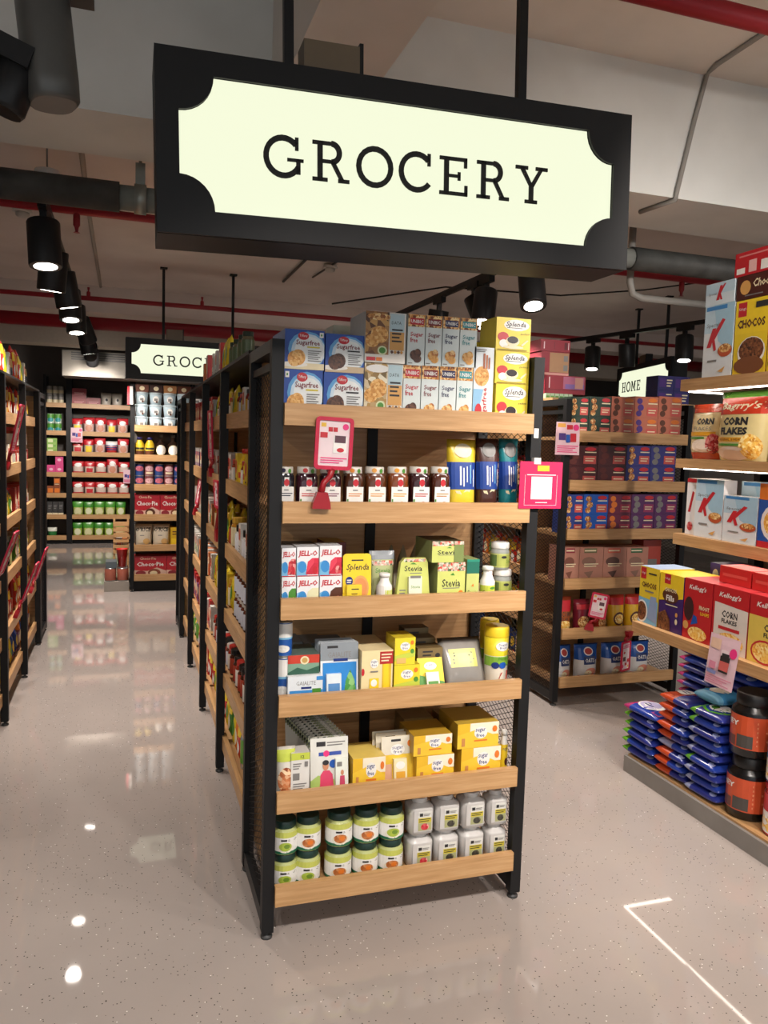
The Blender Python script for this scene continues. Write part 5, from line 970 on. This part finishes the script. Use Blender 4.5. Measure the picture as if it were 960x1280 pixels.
for k, (b, e) in enumerate((('#c42a34', 'orange'), ('#3d86c8', 'pink'))):
    put(jar(.065, .2, M(b, .25), M('#c42a34' if k else '#b5222c', .35), WHITE, [('r', 0, .55, 1, 1, M(b, .3)), ('l', .2, .65, .6, .85, 1, WHITE), ('e', .5, .25, .4, .2, FLAKE)], .14, (.06, .8), .92, 20), 'cereal_canister', 'can', f"{'blue' if k else 'red'} cereal canister beside the protein tubs, {'upper' if k else 'lower'}", None, (1.90, -.01, zb+.2*k), R_(-90))
# ------------------------------------------------------------------ aisle rows: fill shelves along their length
def world(rk, x, y, z):
    c, s_ = math.cos(rk.rotation_euler.z), math.sin(rk.rotation_euler.z)
    return (rk.location.x+x*c-y*s_, rk.location.y+x*s_+y*c, z)
rng = random.Random(11)
def fill(rk, W, zs, s, seq, where, y=.066, gap=.004, x0=None, x1=None, deep=1):
    """seq: list of (proto, name, category, words, stack height); repeated along the shelf"""
    rz = rk.rotation_euler.z; x = x0 if x0 is not None else PW+.006; xe = x1 if x1 is not None else W-.006; i = 0
    while True:
        pr, nm, cat, what, n = seq[i % len(seq)]; i += 1
        if x+pr.w > xe: break
        for dd in range(deep):
            for k in range(n):
                pos = world(rk, x+pr.w/2, y+dd*(pr.d+.006), zs[s]-DECK+k*pr.h)
                lb = f'{what} on {ORDS(zs, s)} shelf of {where}'
                put(pr, nm, cat, lb, lb, pos, rz)
        x += pr.w+gap
def ORDS(zs, s): return (ORD if len(zs) == 6 else ['top', 'second', 'third', 'fourth', 'fifth', 'sixth', 'bottom'])[s]
H_ = lambda c, r=.35: M(c, r)
JR = {}
def sj(key, r, h, g, l, lab, it=(), **k):                       # small jar as a single mesh
    if key not in JR: JR[key] = jar(r, h, H_(g, .15), H_(l), H_(lab, .4), it, n=12, simple=True, **k)
    return JR[key]
sauce_r = sj('sr', .03, .13, '#7a1c1a', '#20242c', '#c8a03a', lidh=.15); sauce_s = sj('ss', .03, .098, '#7a1c1a', '#20242c', '#c8a03a', lidh=.15); sauce_b = sj('sb', .03, .12, '#3a2a5a', '#c23a3a', '#b9c2d8', lidh=.15); spice = sj('sp', .024, .1, '#6d6248', '#22301f', '#5b6a4a', lidh=.2)
blackj = sj('bk', .034, .12, '#c8c4bc', '#151517', '#dfe0e4', lidh=.25); silverj = sj('sv', .033, .11, '#5a2f22', '#b8b4ac', '#c9ccd6', lidh=.2); brownj = sj('br', .035, .12, '#3a1c14', '#171516', '#a8402e', lidh=.22); redj = sj('rj', .034, .12, '#8a2a1c', '#b8322a', '#e2ddd2', lidh=.2)
goldj = sj('gj', .036, .14, '#b07a2a', '#c89a34', '#e8dcb2', lidh=.2); greenj = sj('gnj', .034, .14, '#46602a', '#2a4a26', '#c9cf8a', lidh=.2)
ybot = bottle(.034, .17, H_('#d9b21e', .25), H_('#c02a22'), H_('#e8c832'), [('r', .2, .3, .8, .6, RD)], .5, .66, 12); ybox = carton(.07, .1, .15, '#e3c52a', [('e', .5, .6, .3, .2, RD), ('l', .2, .1, .8, .3, 2, BRN)], '#d0b224')
wbot = bottle(.038, .21, M('#cfd6d8', .08, 0, .45), H_('#e6e6e4'), H_('#5f9c3a'), (), .4, .68, 12); rpack = pouch(.08, .2, .05, H_('#c9332a', .25), [('r', .1, .55, .9, .8, YL), ('e', .5, .3, .3, .16, WHITE)], 5, 6); opack = pouch(.08, .19, .05, H_('#dd7a26', .25), [('e', .5, .4, .32, .2, CRM)], 5, 6); ypack = pouch(.08, .17, .05, H_('#e4c82e', .25), [('e', .5, .5, .3, .2, GRN)], 5, 6)
gpack = pouch(.09, .15, .05, H_('#4c8a34', .25), [('e', .5, .4, .3, .22, CRM), ('r', .1, .7, .9, .85, YL)], 5, 6); bpack = pouch(.1, .17, .06, H_('#24408f', .25), [('e', .5, .5, .3, .2, YL), ('r', .2, .1, .8, .2, RD)], 5, 6); npack = pouch(.1, .16, .06, H_('#1c2440', .25), [('r', .1, .4, .9, .7, M('#c89a3a', .4))], 5, 6)
tin = can(.036, .1, H_('#b23a2c', .3), [('r', 0, .3, 1, .7, CRM), ('e', .5, .5, .2, .3, RD)], n=12); tinb = can(.034, .09, H_('#d9c9a8', .3), [('e', .5, .5, .3, .3, GRN)], n=12)
wbox = carton(.06, .09, .14, '#dad6cd', [('r', .1, .5, .9, .85, M('#c8644a', .4)), ('l', .15, .1, .85, .35, 3, GRYT)]); rbox = carton(.07, .1, .16, '#b32a28', [('e', .5, .55, .34, .2, CRM), ('l', .2, .08, .8, .25, 2, WHITE)]); obox = carton(.055, .1, .13, '#c96f34', [('r', .15, .5, .85, .8, CRM)]); pbox = carton(.06, .09, .12, '#7a4a86', [('r', .1, .4, .9, .8, CRM)])
IT = {'sauce_s': (sauce_s, 'sauce_jar', 'jar', 'short red sauce jar'), 'sauce_r': (sauce_r, 'sauce_jar', 'jar', 'red sauce jar'), 'sauce_b': (sauce_b, 'sauce_jar', 'jar', 'purple sauce jar'), 'spice': (spice, 'spice_jar', 'jar', 'dark-lidded spice jar'), 'blackj': (blackj, 'spread_jar', 'jar', 'black-lidded white jar'), 'silverj': (silverj, 'jam_jar', 'jar', 'silver-lidded jam jar'), 'brownj': (brownj, 'spread_jar', 'jar', 'black-lidded brown jar'), 'redj': (redj, 'pickle_jar', 'jar', 'red-lidded pickle jar'), 'goldj': (goldj, 'honey_jar', 'jar', 'golden honey jar'), 'greenj': (greenj, 'olive_jar', 'jar', 'green olive jar'),
      'ybot': (ybot, 'mustard_bottle', 'bottle', 'yellow mustard bottle'), 'ybox': (ybox, 'carton_box', 'box', 'yellow carton'), 'wbot': (wbot, 'water_bottle', 'bottle', 'clear bottle with green label'), 'rpack': (rpack, 'snack_bag', 'bag', 'red snack bag'), 'opack': (opack, 'snack_bag', 'bag', 'orange snack bag'), 'ypack': (ypack, 'snack_bag', 'bag', 'yellow snack bag'), 'gpack': (gpack, 'snack_bag', 'bag', 'green snack bag'), 'bpack': (bpack, 'snack_bag', 'bag', 'blue snack bag'), 'npack': (npack, 'snack_bag', 'bag', 'dark navy snack bag'),
      'tin': (tin, 'food_tin', 'can', 'red food tin'), 'tinb': (tinb, 'food_tin', 'can', 'cream food tin'), 'wbox': (wbox, 'carton_box', 'box', 'white carton'), 'rbox': (rbox, 'carton_box', 'box', 'red carton'), 'obox': (obox, 'carton_box', 'box', 'orange carton'), 'pbox': (pbox, 'carton_box', 'box', 'purple carton')}
def S_(*names): return [IT[n.split('*')[0]]+((int(n.split('*')[1]) if '*' in n else 1),) for n in names]
BSEQ = [
 [S_('sauce_r', 'sauce_b', 'sauce_r', 'wbox'), S_('ybox', 'ybot', 'redj', 'ybot'), S_('blackj', 'blackj', 'wbox'), S_('silverj*2'), S_('brownj', 'redj', 'brownj'), S_('ypack', 'opack', 'rpack', 'wbot')],
 [S_('ypack', 'redj', 'goldj'), S_('wbox', 'redj', 'brownj'), S_('goldj', 'ypack', 'brownj'), S_('ypack', 'ybox', 'goldj'), S_('redj', 'brownj', 'silverj'), S_('rpack', 'ypack', 'gpack')],
 [S_('obox', 'rbox', 'wbox'), S_('wbox', 'pbox', 'redj'), S_('wbox', 'tinb', 'obox'), S_('obox', 'brownj', 'wbox'), S_('rbox', 'wbox', 'tin'), S_('rpack', 'rbox', 'rpack')],
 [S_('rbox', 'obox'), S_('wbox', 'pbox'), S_('wbox', 'blackj'), S_('wbox', 'tinb'), S_('pbox', 'rbox'), S_('gpack', 'wbot')]]
CSEQ = [
 [S_('rpack', 'rbox'), S_('redj', 'wbox'), S_('greenj', 'ypack'), S_('gpack', 'ypack'), S_('rpack', 'obox'), S_('bpack', 'gpack')],
 [S_('rpack', 'sauce_r'), S_('redj', 'tin'), S_('greenj', 'gpack'), S_('gpack', 'npack'), S_('rpack', 'tin'), S_('gpack', 'bpack')],
 [S_('rpack', 'sauce_s*2', 'opack'), S_('redj', 'goldj', 'wbox'), S_('greenj', 'ypack', 'gpack'), S_('npack', 'greenj', 'gpack'), S_('opack', 'rpack', 'tin'), S_('bpack', 'npack', 'ypack', 'bpack')],
 [S_('rpack', 'wbox', 'bpack'), S_('redj*2', 'tin'), S_('rbox', 'redj'), S_('gpack', 'wbox', 'ypack'), S_('rpack', 'opack', 'rpack'), S_('bpack', 'pbox', 'opack')]]
for b, (rk, w_) in enumerate(ROWB):
    for s in range(6): fill(rk, w_, ZS, s, BSEQ[b][s], f'{BN[b]} sweetener-row bay', deep=2 if b < 2 else 1)
for b, (rk, w_) in enumerate(ROWC):
    if b == 0: continue
    for s in range(6): fill(rk, w_, ZS, s, CSEQ[b][s], f'{BN[b]} opposite-row bay', x0=.006, x1=w_-PW-.006, deep=2 if b == 2 else 1)
for b, (rk, w_) in enumerate(ROWD):
    for s in range(6): fill(rk, w_, ZS, s, [S_('rpack', 'ypack'), S_('pbox', 'rbox', 'obox'), S_('pbox', 'opack', 'rpack'), S_('rpack', 'opack', 'ypack'), S_('ypack', 'rpack', 'opack'), S_('bpack', 'wbox', 'bpack')][s], f'{BN[b]} bay behind snack bars')
# things standing on the tops of the rows
for i, y in enumerate((.72, .83, .98, 1.09)):
    put(spice, 'spice_jar', 'jar', 'dark spice jar standing on top of the first sweetener-row bay', 'spice jars on top of the sweetener row', (.04, y, 1.8125))
def top_board(label, x0, x1, y0, y1):
    mb = MB(); mb.box((x0, y0, 1.8002), (x1, y1, 1.812), BLACK); tag(mb.build('top_board'), label, 'board')
top_board('thin black steel top panel over the sweetener row bays', .0, .43, .45, 3.8)
top_board('thin black steel top panel over the opposite row bays', -1.395, -.965, .45, 3.8)
for i, (y, k) in enumerate(((1.45, 'ypack'), (1.56, 'ypack'), (1.68, 'rbox'), (1.85, 'wbox'), (2.0, 'wbox'), (2.3, 'rbox'), (2.5, 'obox'))):
    pr, nm, cat, wd = IT[k]; put(pr, nm, cat, f'{wd} standing on top of the sweetener row', f'{wd} on top of the sweetener row', (.04, y, 1.8125), R_(-90))
for i in range(12):
    y = 2.15+.115*i; pr, nm, cat, wd = IT[('rpack', 'opack', 'rpack', 'ypack', 'wbox', 'npack')[i % 6]]
    put(pr, nm, cat, f'{wd} standing on top of the opposite row', f'{wd} on top of the opposite row', (-1.005, y, 1.8125), R_(90))
for i in range(5):
    y = 2.2+.16*i; pr, nm, cat, wd = IT[('rpack', 'ypack', 'opack', 'rpack', 'opack')[i]]
    o = put(pillow(.14, .12, .05, M(('#c23a2c', '#d9a02c', '#b03a30')[i % 3], .25), M('#e2c24a', .3)), 'snack_bag', 'bag', 'pillow bag behind the upright bags on the opposite row top', 'pillow bags piled on the opposite row', (-1.17, y, 1.8125))
# ------------------------------------------------------------------ back wall shelving
def wall_fill(rk, W, s, seq, where): fill(rk, W, ZW, s, seq, where, y=.02, gap=.004, x0=PW+.004, x1=W-PW-.002)
def P2(w, h, body, top, it=(), t=.06): return pouch(w, h, t, H_(body, .3), [('r', 0, .62, 1, .95, H_(top, .3))]+list(it), 5, 6, H_(top, .3))
rb1 = P2(.148, .23, '#d8b9b0', '#c0202c', [('e', .5, .7, .3, .14, WHITE), ('e', .5, .35, .3, .2, M('#c98a70', .4))]); rb2 = P2(.148, .19, '#d8c4b8', '#c42a30', [('r', 0, .0, 1, .25, H_('#c42a30', .3)), ('e', .5, .72, .34, .14, WHITE)]); rb3 = P2(.14, .19, '#e0c8b8', '#c42a30', [('r', .2, .2, .8, .5, RD)]); yb = P2(.135, .21, '#b9ada0', '#c0202c', [('r', .2, .15, .8, .55, YL)])
stp = P2(.15, .19, '#b8322c', '#e9e6e2', [('r', 0, .35, 1, .42, DBL), ('r', 0, .5, 1, .57, DBL), ('r', 0, .65, 1, .72, DBL)])
gb = P2(.14, .215, '#b9c96a', '#4f9a34', [('e', .5, .35, .36, .24, M('#d9d8a8', .4))]); gb2 = P2(.13, .21, '#a3c24a', '#3f8a2c', [('e', .5, .38, .34, .22, M('#dfe2c0', .4))])
gcan = can(.045, .13, H_('#c9dccb', .35), [('r', 0, .5, 1, 1, GRN), ('e', .5, .35, .3, .25, TEAL)], n=12, lid=GRN); gbox = carton(.125, .1, .07, '#8fb95a', [('r', .1, .2, .6, .8, M('#d9e2b0', .4)), ('l', .65, .3, .92, .7, 2, GRN)])
pkbox = carton(.1, .09, .13, '#d84a86', [('e', .5, .55, .25, .14, M('#f0b9cf', .4))]); bkbox = carton(.065, .08, .21, '#3c3a38', [('r', 0, 0, 1, .26, CRM), ('l', .2, .5, .85, .8, 3, GRYT)]); cup = can(.034, .13, H_('#9a9690', .3), [('r', 0, .2, 1, .6, CRM)], n=10, lid=H_('#2b2a28'))
snk = carton(.08, .08, .13, '#8a4a2c', [('r', .1, .3, .9, .75, ORG), ('l', .15, .1, .85, .25, 1, CRM)])
rbigb = carton(.18, .2, .12, '#a01c26', [('l', .15, .3, .85, .6, 2, M('#d98a88', .4))]); sht = P2(.14, .2, '#cfc8ba', '#b9b2a4', [('e', .55, .5, .12, .1, INKD)]); dgbag = P2(.12, .17, '#d9b26a', '#2f7a3a'); grnbag = P2(.12, .14, '#2f7a3a', '#e2e2d2')
WT = {'rb1': (rb1, 'noodle_bag', 'bag', 'pale bag with red top'), 'rb2': (rb2, 'noodle_bag', 'bag', 'red bag with white oval'), 'rb3': (rb3, 'noodle_bag', 'bag', 'cream bag with red patch'), 'yb': (yb, 'noodle_bag', 'bag', 'red-topped bag with yellow patch'), 'stp': (stp, 'noodle_bag', 'bag', 'striped navy and white bag'), 'gb': (gb, 'snack_bag', 'bag', 'pale green bag'), 'gb2': (gb2, 'snack_bag', 'bag', 'bright green bag'), 'gcan': (gcan, 'tea_can', 'can', 'green tea can'), 'gbox': (gbox, 'tea_box', 'box', 'light green tea box'), 'pk': (pkbox, 'tea_box', 'box', 'pink tea box'), 'bk': (bkbox, 'tea_box', 'box', 'black and cream box'), 'cup': (cup, 'drink_can', 'can', 'grey can with dark lid'), 'snk': (snk, 'snack_box', 'box', 'brown and orange box'), 'rbig': (rbigb, 'carton_box', 'box', 'dark red carton'), 'sht': (sht, 'snack_bag', 'bag', 'cream paper bag'), 'dg': (dgbag, 'snack_bag', 'bag', 'tan bag with green top'), 'gr': (grnbag, 'snack_bag', 'bag', 'dark green bag')}
def T_(*n): return [WT[a.split('*')[0]]+((int(a.split('*')[1]) if '*' in a else 1),) for a in n]
for s, q in enumerate([T_('cup*2'), T_('gcan*2'), T_('gbox*3'), T_('pk', 'pk*2'), T_('snk', 'snk*2'), T_('bk'), T_('gr', 'dg')]): wall_fill(WN, .32, s, q, 'narrow back wall bay')
for s, q in enumerate([T_('rbig*2', 'rbig', 'sht', 'sht'), T_('yb', 'rb1', 'rb1', 'yb', 'rb1'), T_('rb3', 'yb', 'rb1', 'stp', 'rb1'), T_('rb2', 'rb3', 'rb2', 'rb1'), T_('rb2', 'rb3', 'rb2', 'rb2'), T_('gb', 'gb2', 'gb'), T_('gb2', 'gb', 'gb2')]): wall_fill(WW, .83, s, q, 'wide back wall bay')
for s in range(1, 6): wall_fill(W3, .84, s, T_('rb1', 'rb3'), 'third back wall bay')
sheet('pink offer sheet hung on second shelf of back wall', (-1.02, 9.33, 1.60), 0, .15, .2, OFF[2:])
sheet('pink offer sheet hung on fourth shelf of back wall', (-.35, 9.33, 1.04), 0, .13, .19, OFF[2:])
# ------------------------------------------------------------------ rack of tubs and pie boxes
def K_fill(s, seq, **k): fill(K, .8715, ZS, s, seq, 'the tub and pie rack', x0=PW+.004, x1=.8715-PW-.002, y=.02, **k)
tubp = MB(); tubp.lathe([(.05, 0), (.06, .1)], H_('#b9ccd4', .3), 16, (0, .063)); prints(tubp, lambda u, v, o: ((u-.5)*.08, -o+.008-.0105*v, .01+v*.08), [('e', .5, .5, .34, .4, WHITE), ('r', .3, .3, .7, .6, GRYT), ('e', .6, .2, .12, .12, BRN)])
tl = MB(); tl.lathe([(.063, .1), (.063, .113), (.058, .1162)], H_('#cfdde2', .3), 16, (0, .063))
TUB = Proto([('tub_body', tubp.mesh('tub_body')), ('lid', tl.mesh('lid'))], .126, .126, .117)
K_fill(0, [(TUB, 'spread_tub', 'tub', 'pale blue lidded tub', 3)])
for i in range(6): put(carton(.12, .1, .07, ('#6a3a24', '#3a2018', '#b07a4a')[i % 3], [('e', .5, .5, .2, .3, CRM)]), 'snack_box', 'box', 'small brown box above the pale blue tubs', 'small brown boxes above the tubs', (-.24+.13*i, 5.73, ZS[0]-DECK+3*.117))
ychoc = bottle(.045, .2, H_('#d9b62a', .3), H_('#2a2458'), H_('#e3c83a'), [('r', .1, .05, .9, .5, BRN), ('r', .2, .6, .8, .8, INKD)], .5, .72, 12); syr = bottle(.055, .23, H_('#241812', .15), H_('#6a655c'), None, (), .3, .6, 14)
mb = MB(); prints(mb, cyl_map(.0555, .03, .13, 2.2), [('e', .5, .5, .42, .5, CRM), ('e', .5, .5, .35, .42, WHITE), ('p', [(.35, .7), (.5, .85), (.65, .7)], INKD), ('l', .25, .3, .75, .6, 2, GRYT)], sub=8)
syr.parts.append(('label', mb.mesh('label')))
K_fill(1, [(ychoc, 'syrup_bottle', 'bottle', 'yellow chocolate syrup bottle', 1)]*2+[(syr, 'syrup_bottle', 'bottle', 'dark syrup bottle with round label', 1)]*6)
cb = can(.044, .115, H_('#2c4680', .35), [('e', .5, .6, .36, .25, M('#c86a7a', .4)), ('l', .25, .5, .75, .7, 1, WHITE)], n=12); cr = can(.044, .115, H_('#8a4a4e', .35), [('e', .5, .6, .36, .25, M('#d9b0b4', .4)), ('r', .2, .1, .8, .3, CRM)], n=12)
K_fill(2, [(cb, 'powder_can', 'can', 'blue drink powder can', 2), (cr, 'powder_can', 'can', 'dull red drink powder can', 2)])
def pie(dark): return [('r', 0, .78, 1, 1, M('#a31d2c', .4)), ('t', 'Choco·Pie', .42, .89, .5, .12, CRM), ('t', 'Choco·Pie', .5, .62, .84, .2, WHITE, .02), ('p', [(0, 0), (1, 0), (1, .3), (.7, .46), (.4, .3), (0, .34)], M('#d9b9a8', .4)), ('e', .62, .22, .2, .18, BRN if dark else M('#8a4a34', .4)), ('e', .2, .2, .16, .12, M('#8a2c38', .4)), ('e', .6, .2, .12, .1, CRM)]
pb1 = carton(.235, .16, .225, '#b3202c', pie(1)); pb2 = carton(.3, .16, .21, '#b3202c', pie(0))
K_fill(3, [(pb1, 'pie_box', 'box', 'red pie box with dark pie picture', 1), (carton(.235, .16, .225, '#b3202c', pie(0)), 'pie_box', 'box', 'red pie box with light pie picture', 1)])
orc = pouch(.165, .23, .08, H_('#ddd0b8', .3), [('t', "O'RICE", .5, .78, .86, .18, INKD, .02, .15), ('l', .3, .5, .55, .56, 1, GRYT), ('e', .68, .28, .2, .12, M('#d9b070', .4))], 8, 8); ysn = carton(.09, .1, .2, '#d9ae22', [('r', .1, .1, .9, .45, YL), ('l', .2, .6, .8, .85, 2, BRN)])
K_fill(4, [(orc, 'rice_cracker_bag', 'bag', 'cream rice cracker bag', 1)]*2+[(ysn, 'snack_box', 'box', 'yellow snack box', 1)]*4)
K_fill(5, [(pb2, 'pie_box', 'box', 'wide red pie box', 1)]*2)
sheet('white folded leaflet hung on the corner of tub rack', (-.35, 5.66, 1.98), R_(8), .05, .17, [('r', 0, 0, .4, 1, RD)], col='#e8e2dc')
# ------------------------------------------------------------------ carton of cans, crate and scoop beside that rack
t = thing('can_carton', 'open grey carton holding shrink-wrapped cans beside tub rack', 'carton', (-.47, 5.74, 0))
mb = MB(); mb.box((-.115, 0, .0), (.115, .22, .1), H_('#a39a90', .6)); mb.build('tray', t)
for i in range(2):
    for j in range(2):
        mb = MB(); mb.lathe([(.052, .1), (.054, .11), (.054, .22), (.05, .228)], H_('#a8604e', .3), 12, (-.057+.114*i, .055+.11*j), mats=[STEEL, H_('#a8604e', .3), STEEL]); mb.build('can', t)
mb = MB(); mb.box((-.1, .02, .2285), (.0, .2, .29), H_('#59646a', .4)); tag(mb.build('grey_pack', loc=(-.47, 5.74, 0)), 'small grey pack lying on the carton of cans', 'pack')
cr_ = thing('wooden_crate', 'slatted wooden crate on legs behind the carton of cans', 'crate', (-.43, 6.05, 0))
for i in range(6):
    for y in (0, .16):
        mb = MB(); mb.box((-.075, y, .33+i*.055), (.075, y+.01, .36+i*.055), OAKX); mb.build('slat', cr_)
for x in (-.075, .057):
    for y in (.0105, .142):
        mb = MB(); mb.box((x, y, 0), (x+.018, y+.018, .67), OAKX); mb.build('corner_post', cr_)
mb = MB(); mb.box((-.056, .0105, .33), (.056, .159, .342), OAKX); mb.build('crate_floor', cr_)
put(wbox, 'carton_box', 'box', 'white carton standing inside the wooden crate', None, (-.45, 6.08, .342)); put(obox, 'carton_box', 'box', 'orange carton standing inside the wooden crate', None, (-.39, 6.08, .342))
mb = MB(); mb.lathe([(.035, 0), (.055, .17), (.058, .175), (.053, .175), (.034, .01)], H_('#c42a22', .35), 16); t = tag(mb.build('red_cup', loc=(-.42, 5.86, .2285)), 'red tapered paper cup standing on the carton of cans', 'cup')
